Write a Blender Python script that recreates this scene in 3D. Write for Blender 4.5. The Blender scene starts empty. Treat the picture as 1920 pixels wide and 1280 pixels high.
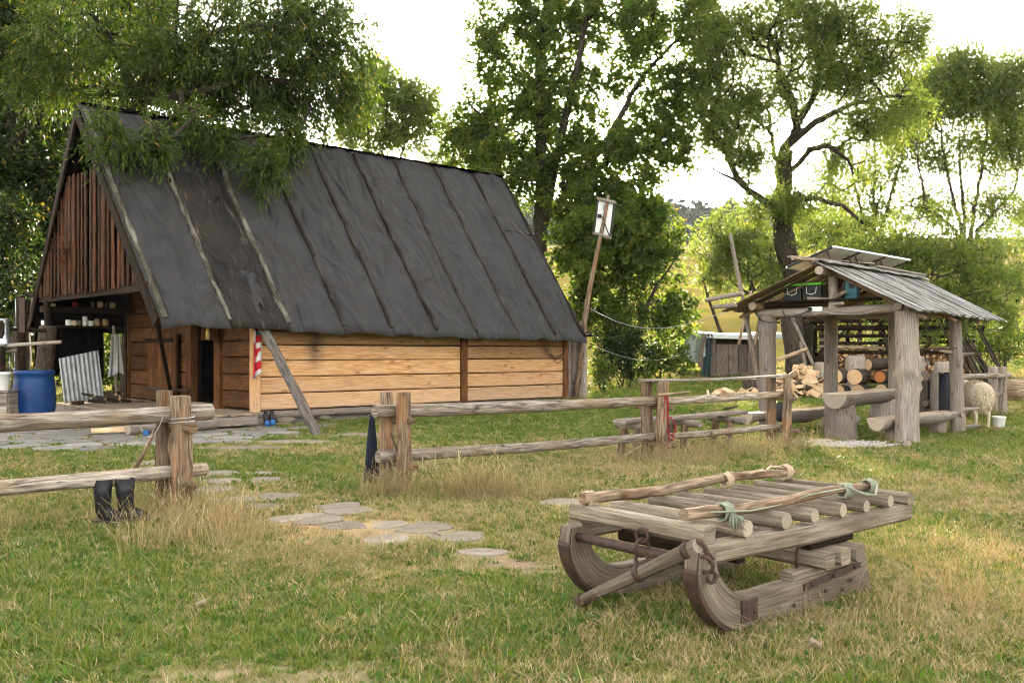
import bpy, bmesh, math, random
import numpy as np
from mathutils import Vector, Matrix, noise as mnoise

# ------------------------------------------------------------------ camera, sky, sun, exposure
SC = bpy.context.scene
COL = SC.collection
PI = math.pi
F, H, HZ = 1800.0, 1.6, 660.0          # focal length in photo pixels, eye height, horizon row
SUN_AZ, SUN_EL = math.radians(5.4), math.radians(15.7)   # east of the viewing direction, above the horizon

cam_d = bpy.data.cameras.new('camera'); cam = bpy.data.objects.new('camera', cam_d); COL.objects.link(cam)
cam.location = (0, 0, H); cam.rotation_euler = (PI/2, 0, 0)
cam_d.sensor_width = 36; cam_d.lens = 36*F/1920; cam_d.shift_y = (HZ-640)/1920
cam_d.clip_end = 2000; SC.camera = cam

world = bpy.data.worlds.new('World'); SC.world = world; world.use_nodes = True
wn, wl = world.node_tree.nodes, world.node_tree.links
bg = wn['Background']
sky = wn.new('ShaderNodeTexSky'); sky.sky_type = 'NISHITA'; sky.sun_disc = False
sky.sun_elevation = SUN_EL; sky.sun_rotation = SUN_AZ
sky.air_density = 1.0; sky.dust_density = 4.0; sky.ozone_density = 1.0; sky.altitude = 500
hs = wn.new('ShaderNodeHueSaturation'); hs.inputs['Saturation'].default_value = 0.22
wl.new(sky.outputs[0], hs.inputs['Color']); wm = wn.new('ShaderNodeMix'); wm.data_type = 'RGBA'; wm.blend_type = 'MULTIPLY'; wm.inputs[0].default_value = 1.0; wm.inputs[7].default_value = (1.04, 1.0, .945, 1)   # white balance set for evening light
wl.new(hs.outputs[0], wm.inputs[6]); wl.new(wm.outputs[2], bg.inputs['Color'])
bg.inputs['Strength'].default_value = 0.15

sun_d = bpy.data.lights.new('sun', 'SUN'); sun = bpy.data.objects.new('sun', sun_d); COL.objects.link(sun)
sun_d.energy = 3.5; sun_d.angle = math.radians(2.0); sun_d.color = (1.0, 0.84, 0.62)
to_sun = Vector((math.sin(SUN_AZ)*math.cos(SUN_EL), math.cos(SUN_AZ)*math.cos(SUN_EL), math.sin(SUN_EL)))
sun.rotation_euler = to_sun.to_track_quat('Z', 'Y').to_euler()

vs = SC.view_settings
vs.view_transform = 'Standard'; vs.look = 'None'; vs.gamma = 1.0; vs.use_curve_mapping = False
vs.exposure = 3.1
SC.render.engine = 'CYCLES'
SC.render.filter_size = 1.05
cy = SC.cycles
cy.use_denoising = True; cy.pixel_filter_type = 'BLACKMAN_HARRIS'; cy.filter_width = 1.1
try: cy.denoiser = 'OPENIMAGEDENOISE'
except Exception: pass
cy.use_adaptive_sampling = True; cy.adaptive_threshold = .03
cy.max_bounces = 4; cy.diffuse_bounces = 2; cy.glossy_bounces = 2; cy.transmission_bounces = 3; cy.transparent_max_bounces = 6
cy.volume_bounces = 0; cy.caustics_reflective = False; cy.caustics_refractive = False
cy.sample_clamp_indirect = 6

# ------------------------------------------------------------------ helpers
RND = random.Random(7)
def V3(*a): return Vector(a if len(a) > 1 else a[0])
def smooth(a, b, x):
    t = np.clip((x-a)/(b-a), 0, 1); return t*t*(3-2*t)

def vnoise(x, y, seed=0):
    """value noise on arrays"""
    x = np.asarray(x, float); y = np.asarray(y, float)
    xi = np.floor(x).astype(np.int64); yi = np.floor(y).astype(np.int64)
    fx = x-xi; fy = y-yi; fx = fx*fx*(3-2*fx); fy = fy*fy*(3-2*fy)
    def h(a, b):
        n = (a*374761393 + b*668265263 + seed*974711) & 0x7fffffff
        n = ((n ^ (n >> 13))*1274126177) & 0x7fffffff
        return ((n ^ (n >> 16)) & 0xffff)/65535.0
    return (h(xi, yi)*(1-fx)+h(xi+1, yi)*fx)*(1-fy)+(h(xi, yi+1)*(1-fx)+h(xi+1, yi+1)*fx)*fy
def fbm(x, y, seed=0, o=4):
    s, a, t = 0, 1.0, 0
    for k in range(o):
        s = s+a*vnoise(np.asarray(x)*2**k, np.asarray(y)*2**k, seed+k); t += a; a *= .5
    return s/t

# the land: level yard, a gentle rise behind, a meadow slope and wooded hill beyond
def gz(x, y):
    x = np.asarray(x, float); y = np.asarray(y, float)
    z = 0.30*smooth(20, 28, y) + np.clip(y-28, 0, 12)*0.075*smooth(28, 32, y)
    z = z + np.clip(y-40, 0, 75)*0.165*smooth(38, 52, y) + np.clip(y-115, 0, 500)*0.125
    z = z*(0.35+0.65*smooth(-9, 1, x)) + 1.6*(fbm(x*.03+5, y*.03, 3, 2)-.5)*smooth(45, 90, y)
    near = 1-smooth(20, 45, y)
    return z + 0.05*(fbm(x*.8, y*.8, 11)-.5)*(0.3+0.7*(1-near)) + 0.03*(fbm(x*2.2, y*2.2, 12)-.5)
def g1(x, y): return float(gz(x, y))

def link(o, parent=None):
    COL.objects.link(o)
    if parent is not None: o.parent = parent
    return o
def tag(o, label=None, cat=None, group=None, kind=None):
    if label: o['label'] = label
    if cat: o['category'] = cat
    if group: o['group'] = group
    if kind: o['kind'] = kind
    return o
def thing(name, label, cat, loc=(0, 0, 0), rz=0.0, group=None):
    o = bpy.data.objects.new(name, None); o.empty_display_size = .2
    o.location = loc; o.rotation_euler = (0, 0, rz); link(o)
    return tag(o, label, cat, group)

def ortho(d, up=None):
    d = d.normalized()
    u = Vector(up) if up is not None else (Vector((0, 0, 1)) if abs(d.z) < .92 else Vector((1, 0, 0)))
    s = u.cross(d)
    if s.length < 1e-5: s = Vector((1, 0, 0)).cross(d)
    s.normalize(); return s, d.cross(s).normalized()

class MB:
    """collects shapes; uv.x runs along the grain in metres, uv.y across"""
    def __init__(self, seed=0): self.v = []; self.f = []; self.uv = []; self.mi = []; self.sm = []; self.r = random.Random(seed or RND.random())
    def quad(self, idx, uvs, mi=0, sm=True): self.f.append(idx); self.uv.append(uvs); self.mi.append(mi); self.sm.append(sm)
    def loft(self, rings, us=None, closed=True, caps=True, mi=0, capmi=None, sm=True):
        """rings: list of equally long point lists"""
        n = len(rings[0]); b = len(self.v); ou, ov = self.r.uniform(0, 40), self.r.uniform(0, 40)
        for rg in rings: self.v += [tuple(p) for p in rg]
        if us is None:
            us = [0.0]
            for a, c in zip(rings, rings[1:]):
                us.append(us[-1]+(sum((Vector(p) for p in c), Vector())/n-sum((Vector(p) for p in a), Vector())/n).length)
        cum = [0.0]
        k0 = rings[len(rings)//2]
        for i in range(n): cum.append(cum[-1]+(Vector(k0[(i+1) % n])-Vector(k0[i])).length)
        for j in range(len(rings)-1):
            for i in range(n if closed else n-1):
                i2 = (i+1) % n
                self.quad((b+j*n+i, b+j*n+i2, b+(j+1)*n+i2, b+(j+1)*n+i),
                          ((ou+us[j], ov+cum[i]), (ou+us[j], ov+cum[i+1]), (ou+us[j+1], ov+cum[i+1]), (ou+us[j+1], ov+cum[i])), mi, sm)
        if caps and closed:
            cm = mi if capmi is None else capmi
            for j, rev in ((0, True), (len(rings)-1, False)):
                ids = [b+j*n+i for i in range(n)]
                c = sum((Vector(self.v[i]) for i in ids), Vector())/n
                s, t = ortho((Vector(self.v[ids[1]])-c).cross(Vector(self.v[ids[0]])-c) if n > 2 else Vector((0, 0, 1)))
                uvs = [((Vector(self.v[i])-c).dot(s), (Vector(self.v[i])-c).dot(t)) for i in ids]
                if rev: ids = ids[::-1]; uvs = uvs[::-1]
                self.quad(tuple(ids), tuple(uvs), cm, False)
        return self
    def log(self, p0, p1, r0, r1=None, n=10, rings=7, bend=0.0, wob=.07, mi=0, capmi=None, knots=0, oval=1.0, cut=True):
        p0, p1 = Vector(p0), Vector(p1); r1 = r0 if r1 is None else r1
        d = p1-p0; L = d.length; s, t = ortho(d); R = self.r
        ba = R.uniform(0, 6.28); bv = s*math.cos(ba)+t*math.sin(ba); ph = [R.uniform(0, 6.28) for _ in range(4)]
        kn = [(R.uniform(.1, .9), R.uniform(0, 6.28), R.uniform(.15, .4)) for _ in range(knots)]
        out = []; ts = [i/(rings-1) for i in range(rings)]
        if cut:
            e = min(.12, .15*r0/L); ts = [0, e]+ts[1:-1]+[1-e, 1]
        for k, q in enumerate(ts):
            c = p0+d*q+bv*(bend*math.sin(PI*q)+.15*bend*math.sin(3*PI*q+ph[0])); r = r0+(r1-r0)*q
            if cut and k in (0, len(ts)-1): r *= .93
            ring = []
            for i in range(n):
                a = 2*PI*i/n
                w = 1+wob*(math.sin(2*a+ph[1]+3*q)*.5+math.sin(3*a+ph[2]-5*q)*.35+math.sin(q*9+ph[3])*.35)
                for kt, ka, ks in kn:
                    da = (a-ka+PI) % (2*PI)-PI
                    w += ks*math.exp(-((q-kt)*L/.05)**2-(da/.35)**2)
                ring.append(c+(s*math.cos(a)*oval+t*math.sin(a))*(r*w))
            out.append(ring)
        return self.loft(out, mi=mi, capmi=capmi)
    def tube(self, pts, rad, n=6, mi=0, caps=True, up=None):
        pts = [Vector(p) for p in pts]; m = len(pts)
        rad = [rad]*m if not hasattr(rad, '__len__') else rad
        out = []; ps = None
        for i, p in enumerate(pts):
            d = (pts[min(i+1, m-1)]-pts[max(i-1, 0)])
            if d.length < 1e-7: d = Vector((0, 0, 1))
            d.normalize()
            if ps is None: s, t = ortho(d, up)
            else:
                s = ps-d*ps.dot(d)
                if s.length < 1e-5: s, t = ortho(d)
                s.normalize(); t = d.cross(s)
            ps = s
            out.append([p+(s*math.cos(2*PI*k/n)+t*math.sin(2*PI*k/n))*rad[i] for k in range(n)])
        return self.loft(out, mi=mi, caps=caps)
    def beam(self, p0, p1, w, h, up=(0, 0, 1), ch=.008, rings=2, wob=0.0, bend=0.0, mi=0, capmi=None, w1=None, h1=None):
        """squared timber or board: w across (side), h along 'up'"""
        p0, p1 = Vector(p0), Vector(p1); d = p1-p0; s, t = ortho(d, up); out = []
        w1 = w if w1 is None else w1; h1 = h if h1 is None else h1
        ch = min(ch, w*.3, h*.3); R = self.r; ba = R.choice((-1, 1))
        for i in range(rings):
            q = i/(rings-1); ww, hh = (w+(w1-w)*q)/2, (h+(h1-h)*q)/2
            c = p0+d*q+t*(bend*ba*math.sin(PI*q))
            pr = [(ww-ch, -hh), (ww, -hh+ch), (ww, hh-ch), (ww-ch, hh), (-ww+ch, hh), (-ww, hh-ch), (-ww, -hh+ch), (-ww+ch, -hh)]
            jx = [R.uniform(-wob, wob) for _ in range(4)]
            out.append([c+s*(x+jx[k//2])+t*(y+jx[(k//2+1) % 4]*.6) for k, (x, y) in enumerate(pr)])
        return self.loft(out, mi=mi, capmi=capmi, sm=False)
    def box(self, c, size, rz=0.0, ch=.006, mi=0):
        c = Vector(c); sx, sy, sz = size; ax = max(range(3), key=lambda k: size[k])
        X = Vector((math.cos(rz), math.sin(rz), 0)); Y = Vector((-math.sin(rz), math.cos(rz), 0)); Z = Vector((0, 0, 1))
        A = (X, Y, Z)[ax]*(size[ax]/2)
        if ax == 0: return self.beam(c-A, c+A, sy, sz, Z, ch, mi=mi)
        if ax == 1: return self.beam(c-A, c+A, sx, sz, Z, ch, mi=mi)
        return self.beam(c-A, c+A, sx, sy, Y, ch, mi=mi)
    def lathe(self, prof, c=(0, 0, 0), n=20, mi=0, caps=True):
        c = Vector(c)
        return self.loft([[c+Vector((math.cos(2*PI*i/n)*r, math.sin(2*PI*i/n)*r, z)) for i in range(n)] for r, z in prof], mi=mi, caps=caps)
    def prism(self, outline, axis, thick, mi=0, ch=.0):
        """outline: list of points in a plane; extruded both ways along axis"""
        ax = Vector(axis).normalized()*(thick/2); o = [Vector(p) for p in outline]
        c = sum(o, Vector())/len(o)
        if ch > 0:
            k = ax.normalized()*ch
            ins = [p+(c-p).normalized()*ch for p in o]
            return self.loft([[p-ax for p in ins], [p-ax+k for p in o], [p+ax-k for p in o], [p+ax for p in ins]], us=[0, ch, thick, thick+ch], mi=mi, sm=False)
        return self.loft([[p-ax for p in o], [p+ax for p in o]], mi=mi, sm=False)
    def grid(self, fn, nu, nv, mi=0, su=1.0, sv=1.0, sm=True):
        b = len(self.v); ou, ov = self.r.uniform(0, 40), self.r.uniform(0, 40)
        for j in range(nv+1):
            for i in range(nu+1): self.v.append(tuple(fn(i/nu, j/nv)))
        for j in range(nv):
            for i in range(nu):
                a = b+j*(nu+1)+i
                self.quad((a, a+1, a+nu+2, a+nu+1), tuple((ou+x/nu*su, ov+y/nv*sv) for x, y in ((i, j), (i+1, j), (i+1, j+1), (i, j+1))), mi, sm)
        return self
    def mesh(self, name, mats):
        me = bpy.data.meshes.new(name); me.from_pydata(self.v, [], self.f)
        ul = me.uv_layers.new(name='UVMap'); flat = [c for q in self.uv for p in q for c in p]
        ul.data.foreach_set('uv', flat)
        me.polygons.foreach_set('material_index', self.mi); me.polygons.foreach_set('use_smooth', self.sm)
        for m in (mats if isinstance(mats, (list, tuple)) else [mats]): me.materials.append(m)
        me.update(); return me
    def build(self, name, mats, parent=None, loc=None, rz=0.0, solid=0.0):
        o = bpy.data.objects.new(name, self.mesh(name, mats))
        if loc is not None: o.location = loc; o.rotation_euler = (0, 0, rz)
        if solid:
            md = o.modifiers.new('thickness', 'SOLIDIFY'); md.thickness = solid; md.offset = 0
        return link(o, parent)

def copy_tree(o, parent=None, **kw):
    c = o.copy(); link(c, parent)
    for ch in list(o.children): copy_tree(ch, c)
    return c
# ------------------------------------------------------------------ materials (procedural)
def newmat(name):
    m = bpy.data.materials.new(name); m.use_nodes = True
    n = m.node_tree.nodes; l = m.node_tree.links
    return m, n, l, n['Principled BSDF']
def ramp(n, stops, interp='LINEAR'):
    r = n.new('ShaderNodeValToRGB'); e = r.color_ramp.elements; r.color_ramp.interpolation = interp
    while len(e) < len(stops): e.new(.5)
    for k, (p, c) in enumerate(stops):
        e[k].position = p; e[k].color = (c[0], c[1], c[2], 1) if hasattr(c, '__len__') else (c, c, c, 1)
    return r
def mixc(n, l, fac, a, b, mode='MIX'):
    m = n.new('ShaderNodeMix'); m.data_type = 'RGBA'; m.blend_type = mode
    for sock, v in ((m.inputs[0], fac), (m.inputs[6], a), (m.inputs[7], b)):
        if hasattr(v, 'is_linked'): l.new(v, sock)
        elif hasattr(v, '__len__'): sock.default_value = (v[0], v[1], v[2], 1)
        else: sock.default_value = v
    return m.outputs[2]
def noise(n, l, vec, scale, detail=4, rough=.55, dist=0.0):
    t = n.new('ShaderNodeTexNoise'); t.inputs['Scale'].default_value = scale; t.inputs['Detail'].default_value = detail
    t.inputs['Roughness'].default_value = rough; t.inputs['Distortion'].default_value = dist
    if vec is not None: l.new(vec, t.inputs['Vector'])
    return t.outputs['Fac']
def mapping(n, l, vec, scale):
    m = n.new('ShaderNodeMapping'); m.inputs['Scale'].default_value = scale; l.new(vec, m.inputs['Vector']); return m.outputs[0]
def bump(n, l, h, strength, dist, bsdf, prev=None):
    b = n.new('ShaderNodeBump'); b.inputs['Strength'].default_value = strength; b.inputs['Distance'].default_value = dist
    l.new(h, b.inputs['Height'])
    if prev is not None: l.new(prev, b.inputs['Normal'])
    l.new(b.outputs[0], bsdf.inputs['Normal']); return b.outputs[0]
def math_(n, l, op, a, b=None):
    m = n.new('ShaderNodeMath'); m.operation = op
    for k, v in enumerate((a, b)):
        if v is None: continue
        if hasattr(v, 'is_linked'): l.new(v, m.inputs[k])
        else: m.inputs[k].default_value = v
    return m.outputs[0]

def wood(name, dark, light, stain=None, stain_amt=.5, across=14, crack=.5, knots=.5, rough=.8, bmp=.5, vary=.35, along=.9, knotcol=(.10, .05, .02), cracks_scale=1.0, knot_scale=(2.0, 3.6)):
    m, n, l, b = newmat(name)
    tc = n.new('ShaderNodeTexCoord'); uv = tc.outputs['UV']; oi = n.new('ShaderNodeObjectInfo')
    add = n.new('ShaderNodeVectorMath'); add.operation = 'ADD'; l.new(uv, add.inputs[0])
    cmb = n.new('ShaderNodeCombineXYZ'); rm = math_(n, l, 'MULTIPLY', oi.outputs['Random'], 57.0)
    l.new(rm, cmb.inputs[0]); l.new(rm, cmb.inputs[1]); l.new(cmb.outputs[0], add.inputs[1]); P = add.outputs[0]
    g1_ = noise(n, l, mapping(n, l, P, (along, across, 1)), 3.0, 4, .6, .4)
    fine = noise(n, l, mapping(n, l, P, (along*2, across*7, 1)), 3.0, 1, .6)
    c = ramp(n, [(.36, dark), (.64, light)]); l.new(g1_, c.inputs[0]); col = c.outputs[0]
    fr = ramp(n, [(.38, .58), (.62, 1.18)]); l.new(fine, fr.inputs[0]); col = mixc(n, l, .8, col, fr.outputs[0], 'MULTIPLY')
    pt = noise(n, l, mapping(n, l, P, (.9, 2.6, 1)), 1.6, 2, .6)
    if stain is not None:
        pr = ramp(n, [(.46, 0), (.66, 1)]); l.new(pt, pr.inputs[0])
        col = mixc(n, l, math_(n, l, 'MULTIPLY', pr.outputs[0], stain_amt), col, stain)
    # knots
    if knots:
        vo = n.new('ShaderNodeTexVoronoi'); vo.voronoi_dimensions = '2D'; l.new(mapping(n, l, P, (knot_scale[0], knot_scale[1], 1)), vo.inputs['Vector']); vo.inputs['Scale'].default_value = 1.0
        kr = ramp(n, [(.05, 1), (.085, .35), (.16, 0)]); l.new(vo.outputs['Distance'], kr.inputs[0])
        sel = math_(n, l, 'GREATER_THAN', n_sep(n, l, vo.outputs['Color']), .45)
        col = mixc(n, l, math_(n, l, 'MULTIPLY', math_(n, l, 'MULTIPLY', kr.outputs[0], sel), knots), col, knotcol)
    # drying cracks
    ck = noise(n, l, mapping(n, l, P, (.55*cracks_scale, across*1.6, 1)), 2.2, 1, .5, .8)
    cr = ramp(n, [(.485, 0), (.5, 1), (.515, 0)]); l.new(ck, cr.inputs[0])
    cm = noise(n, l, mapping(n, l, P, (.7, 3, 1)), 2.0, 0)
    cmr = ramp(n, [(.5, 0), (.6, 1)]); l.new(cm, cmr.inputs[0]); ca = math_(n, l, 'MULTIPLY', math_(n, l, 'MULTIPLY', cr.outputs[0], cmr.outputs[0]), crack)
    col = mixc(n, l, ca, col, (dark[0]*.22, dark[1]*.2, dark[2]*.18))
    vr = n.new('ShaderNodeMapRange'); vr.inputs[3].default_value = 1-vary; vr.inputs[4].default_value = 1+vary*.6; l.new(oi.outputs['Random'], vr.inputs[0])
    vm = n.new('ShaderNodeCombineXYZ')
    for k in range(3): l.new(vr.outputs[0], vm.inputs[k])
    col = mixc(n, l, 1.0, col, vm.outputs[0], 'MULTIPLY')
    l.new(col, b.inputs['Base Color']); b.inputs['Roughness'].default_value = rough; b.inputs['Specular IOR Level'].default_value = .10
    hgt = math_(n, l, 'SUBTRACT', math_(n, l, 'ADD', math_(n, l, 'MULTIPLY', g1_, .7), math_(n, l, 'MULTIPLY', fine, .3)), math_(n, l, 'MULTIPLY', ca, .8))
    bump(n, l, hgt, bmp, .012, b)
    return m
def n_sep(n, l, c):
    s = n.new('ShaderNodeSeparateColor'); l.new(c, s.inputs[0]); return s.outputs[0]

def endgrain(name, a, b_, rough=.85, cracks=.7):
    m, n, l, b = newmat(name)
    tc = n.new('ShaderNodeTexCoord'); w = n.new('ShaderNodeTexWave'); w.wave_type = 'RINGS'; w.rings_direction = 'Z'
    w.inputs['Scale'].default_value = 16; w.inputs['Distortion'].default_value = 2.5; w.inputs['Detail'].default_value = 3; w.inputs['Detail Scale'].default_value = 1.5
    l.new(tc.outputs['UV'], w.inputs['Vector'])
    nz = noise(n, l, tc.outputs['UV'], 26, 4)
    c = ramp(n, [(0, a), (1, b_)]); l.new(mixc(n, l, .55, w.outputs['Fac'], nz), c.inputs[0])
    oi = n.new('ShaderNodeObjectInfo'); vr = n.new('ShaderNodeMapRange'); vr.inputs[3].default_value = .75; vr.inputs[4].default_value = 1.15; l.new(oi.outputs['Random'], vr.inputs[0])
    vm = n.new('ShaderNodeCombineXYZ')
    for k in range(3): l.new(vr.outputs[0], vm.inputs[k])
    l.new(mixc(n, l, 1, c.outputs[0], vm.outputs[0], 'MULTIPLY'), b.inputs['Base Color']); b.inputs['Roughness'].default_value = rough
    b.inputs['Specular IOR Level'].default_value = .2
    bump(n, l, nz, .4, .006, b)
    return m
def plain(name, col, rough=.6, metal=0.0, vary=.25, scale=9.0, bmp=.15, spec=.4, dirt=None, dirt_amt=.6, obj_vary=0):
    m, n, l, b = newmat(name)
    tc = n.new('ShaderNodeTexCoord'); nz = noise(n, l, tc.outputs['Object'], scale, 5, .6)
    c = ramp(n, [(.25, tuple(x*(1-vary) for x in col)), (.75, tuple(min(1, x*(1+vary*.6)) for x in col))]); l.new(nz, c.inputs[0]); k = c.outputs[0]
    if dirt is not None:
        n2 = noise(n, l, tc.outputs['Object'], scale*.45, 6, .65); r2 = ramp(n, [(.48, 0), (.68, 1)]); l.new(n2, r2.inputs[0])
        k = mixc(n, l, math_(n, l, 'MULTIPLY', r2.outputs[0], dirt_amt), k, dirt)
    if obj_vary:
        oi = n.new('ShaderNodeObjectInfo'); vr = n.new('ShaderNodeMapRange'); vr.inputs[3].default_value = 1-obj_vary; vr.inputs[4].default_value = 1+obj_vary; l.new(oi.outputs['Random'], vr.inputs[0])
        vm = n.new('ShaderNodeCombineXYZ')
        for q in range(3): l.new(vr.outputs[0], vm.inputs[q])
        k = mixc(n, l, 1.0, k, vm.outputs[0], 'MULTIPLY')
    l.new(k, b.inputs['Base Color']); b.inputs['Roughness'].default_value = rough; b.inputs['Metallic'].default_value = metal
    b.inputs['Specular IOR Level'].default_value = spec
    if bmp: bump(n, l, nz, bmp, .01, b)
    return m
def leafmat(name, stops, trans=.45, rough=.5, tcol=1.5):
    """uv.x of each leaf is a random number: its place in the colour range"""
    m, n, l, b = newmat(name)
    uv = n.new('ShaderNodeTexCoord').outputs['UV']; sx = n.new('ShaderNodeSeparateXYZ'); l.new(uv, sx.inputs[0])
    c = ramp(n, stops); l.new(sx.outputs[0], c.inputs[0])
    l.new(c.outputs[0], b.inputs['Base Color']); b.inputs['Roughness'].default_value = rough; b.inputs['Specular IOR Level'].default_value = .18
    t = n.new('ShaderNodeBsdfTranslucent'); tc = mixc(n, l, 1.0, c.outputs[0], (tcol*1.05, tcol*1.0, tcol*.45), 'MULTIPLY'); l.new(tc, t.inputs['Color'])
    mx = n.new('ShaderNodeMixShader'); mx.inputs[0].default_value = trans
    l.new(b.outputs[0], mx.inputs[1]); l.new(t.outputs[0], mx.inputs[2]); l.new(mx.outputs[0], n['Material Output'].inputs['Surface'])
    return m

M = {}
M['rail'] = wood('pale_rail_wood', (0.13, 0.098, 0.07), (0.47, 0.4, 0.32), (0.25, 0.15, 0.075), .55, across=9, knots=.9, crack=.9, bmp=.5, knotcol=(.07, .04, .025))
M['post'] = wood('fence_post_wood', (0.065, 0.04, 0.024), (0.27, 0.195, 0.13), (0.25, 0.115, 0.04), .6, across=11, knots=.8, crack=.9, bmp=.6, knotcol=(.07, .04, .025))
M['greylog'] = wood('weathered_grey_log', (0.175, 0.143, 0.117), (0.35, 0.3, 0.25), (0.25, 0.17, 0.105), .5, across=17, knots=.7, crack=1, bmp=.6)
M['greyplank'] = wood('weathered_grey_plank', (0.13, 0.105, 0.08), (0.4, 0.345, 0.28), (0.22, 0.15, 0.095), .5, across=16, knots=.5, crack=.9, bmp=.6)
M['sledwood'] = wood('sled_wood', (0.155, 0.12, 0.083), (0.315, 0.258, 0.187), (0.085, 0.06, 0.038), .6, across=22, knots=.6, crack=.6, bmp=.45)
M['pole'] = wood('peeled_pole', (0.14, 0.085, 0.05), (0.48, 0.35, 0.235), (0.13, 0.07, 0.035), .7, across=8, knots=.9, crack=.6, bmp=.7)
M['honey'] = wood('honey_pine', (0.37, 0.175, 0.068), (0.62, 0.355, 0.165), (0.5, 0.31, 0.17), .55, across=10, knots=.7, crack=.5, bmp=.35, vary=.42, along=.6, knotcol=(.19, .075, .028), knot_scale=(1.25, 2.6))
M['honeydark'] = wood('shaded_pine', (0.07, 0.026, 0.008), (0.21, 0.088, 0.03), (0.05, 0.02, 0.008), .6, across=12, knots=.8, crack=.7, bmp=.45, vary=.3)  # pine darkened: the shade on the porch wall is put into its colour
M['deck'] = wood('deck_board', (.20, .14, .09), (.40, .31, .21), (.26, .18, .12), .5, across=16, knots=.5, crack=.7, vary=.25)
M['gable'] = wood('tarred_gable_board', (0.008, 0.0035, 0.002), (0.13, 0.046, 0.014), (0.006, 0.003, 0.002), .75, across=16, knots=.4, crack=.9, bmp=.6, vary=.55)
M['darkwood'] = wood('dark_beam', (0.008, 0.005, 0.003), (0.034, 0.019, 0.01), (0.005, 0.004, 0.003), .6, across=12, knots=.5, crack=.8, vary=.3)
M['bark'] = wood('bark', (0.022, 0.016, 0.011), (0.095, 0.07, 0.05), (0.045, 0.045, 0.024), .5, across=7, knots=.2, crack=1, bmp=1.0, along=2.2, cracks_scale=3)
M['barkwillow'] = wood('willow_bark', (0.018, 0.013, 0.009), (0.075, 0.056, 0.04), (0.05, 0.045, 0.026), .5, across=6, knots=.2, crack=1, bmp=1.0, along=1.6, cracks_scale=2)
M['batten'] = wood('lichen_batten', (0.035, 0.029, 0.02), (0.115, 0.098, 0.068), (0.24, 0.23, 0.18), .8, across=10, knots=.3, crack=.8, bmp=.8, along=3)
M['battendark'] = wood('dark_batten', (0.006, 0.005, 0.004), (0.032, 0.026, 0.019), (0.06, 0.055, 0.04), .6, across=10, knots=.2, crack=.8, bmp=.8, along=3)
M['propwood'] = wood('grey_prop_timber', (0.06, 0.053, 0.047), (0.19, 0.165, 0.145), (0.12, 0.08, 0.05), .5, across=10, knots=.6, crack=1, bmp=.7)
M['shedwood'] = wood('shed_board', (.06, .046, .034), (.19, .155, .12), (.12, .085, .055), .5, across=16, knots=.5, crack=.9, bmp=.6)
M['shingle'] = wood('roof_board', (0.1, 0.094, 0.085), (0.4, 0.385, 0.36), (0.07, 0.065, 0.058), .7, across=15, knots=.3, crack=1, bmp=.9, vary=.3)
M['underboard'] = wood('roof_board_underside', (0.1, 0.066, 0.04), (0.27, 0.19, 0.12), (0.06, 0.042, 0.028), .6, across=13, knots=.5, crack=.7, vary=.3)
M['freshwood'] = wood('fresh_split_wood', (0.5, 0.32, 0.16), (0.78, 0.58, 0.36), (0.36, 0.22, 0.12), .4, across=13, knots=.3, crack=.5, bmp=.5, vary=.25)
M['benchtop'] = wood('bench_top', (.40, .29, .18), (.66, .52, .36), (.28, .2, .13), .45, across=9, knots=.5, crack=.9, bmp=.4, vary=.1)
M['end'] = endgrain('end_grain_grey', (.20, .155, .11), (.44, .36, .27))
M['endfresh'] = endgrain('end_grain_fresh', (.36, .21, .10), (.68, .46, .26))
M['endorange'] = endgrain('end_grain_alder', (.34, .10, .025), (.55, .22, .07))
M['iron'] = plain('rusty_iron', (.055, .032, .022), .7, .3, .5, 30, .5, dirt=(.13, .055, .028))
M['steel'] = plain('milk_can_steel', (.55, .56, .58), .32, .9, .15, 6, .05)
M['tin'] = plain('grey_corrugated_sheet', (.42, .43, .42), .6, .2, .3, 8, .15, dirt=(.16, .13, .1))
M['blueplastic'] = plain('blue_barrel_plastic', (.003, .034, .125), .45, 0, .3, 4, .05, .25, dirt=(.02, .06, .18), dirt_amt=.5)
M['whiteplastic'] = plain('white_plastic', (.72, .71, .67), .45, 0, .12, 5, .03, dirt=(.4, .36, .3), dirt_amt=.4)
M['rubber'] = plain('black_rubber', (.008, .008, .009), .5, 0, .4, 12, .1, .3, dirt=(.06, .05, .04), dirt_amt=.5)
M['blackcloth'] = plain('black_cloth', (.012, .013, .017), .95, 0, .4, 14, .3)
M['navycloth'] = plain('navy_cloth', (.007, .010, .018), .95, 0, .4, 14, .3)
M['beigecloth'] = plain('beige_cloth', (.33, .25, .17), .95, 0, .3, 14, .3)
M['greycloth'] = plain('pale_cloth', (.45, .44, .41), .95, 0, .3, 10, .3)
M['tarp'] = plain('grey_green_tarp', (.30, .35, .33), .6, 0, .3, 3, .4, dirt=(.16, .18, .15))
M['tarplight'] = plain('pale_tarp', (.52, .54, .52), .6, 0, .25, 3, .4, dirt=(.3, .3, .26))
M['darktarp'] = plain('dark_green_tarp', (.015, .035, .035), .45, 0, .4, 3, .3)
M['red'] = plain('red_webbing', (.20, .010, .014), .8, 0, .35, 20, .2)
M['rope'] = plain('hemp_rope', (.42, .31, .20), .95, 0, .35, 40, .5)
M['greenrope'] = plain('green_cord', (.23, .25, .17), .9, 0, .3, 40, .5)
M['wire'] = plain('grey_wire', (.45, .46, .46), .4, .6, .2, 20, 0)
M['cable'] = plain('black_cable', (.012, .012, .012), .6, 0, .2, 20, 0)
M['blackplastic'] = plain('black_plastic', (.006, .006, .007), .55, 0, .3, 10, .05)
M['lime'] = plain('lime_green_plastic', (.12, .52, .03), .45, 0, .15, 10, .02)
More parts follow.
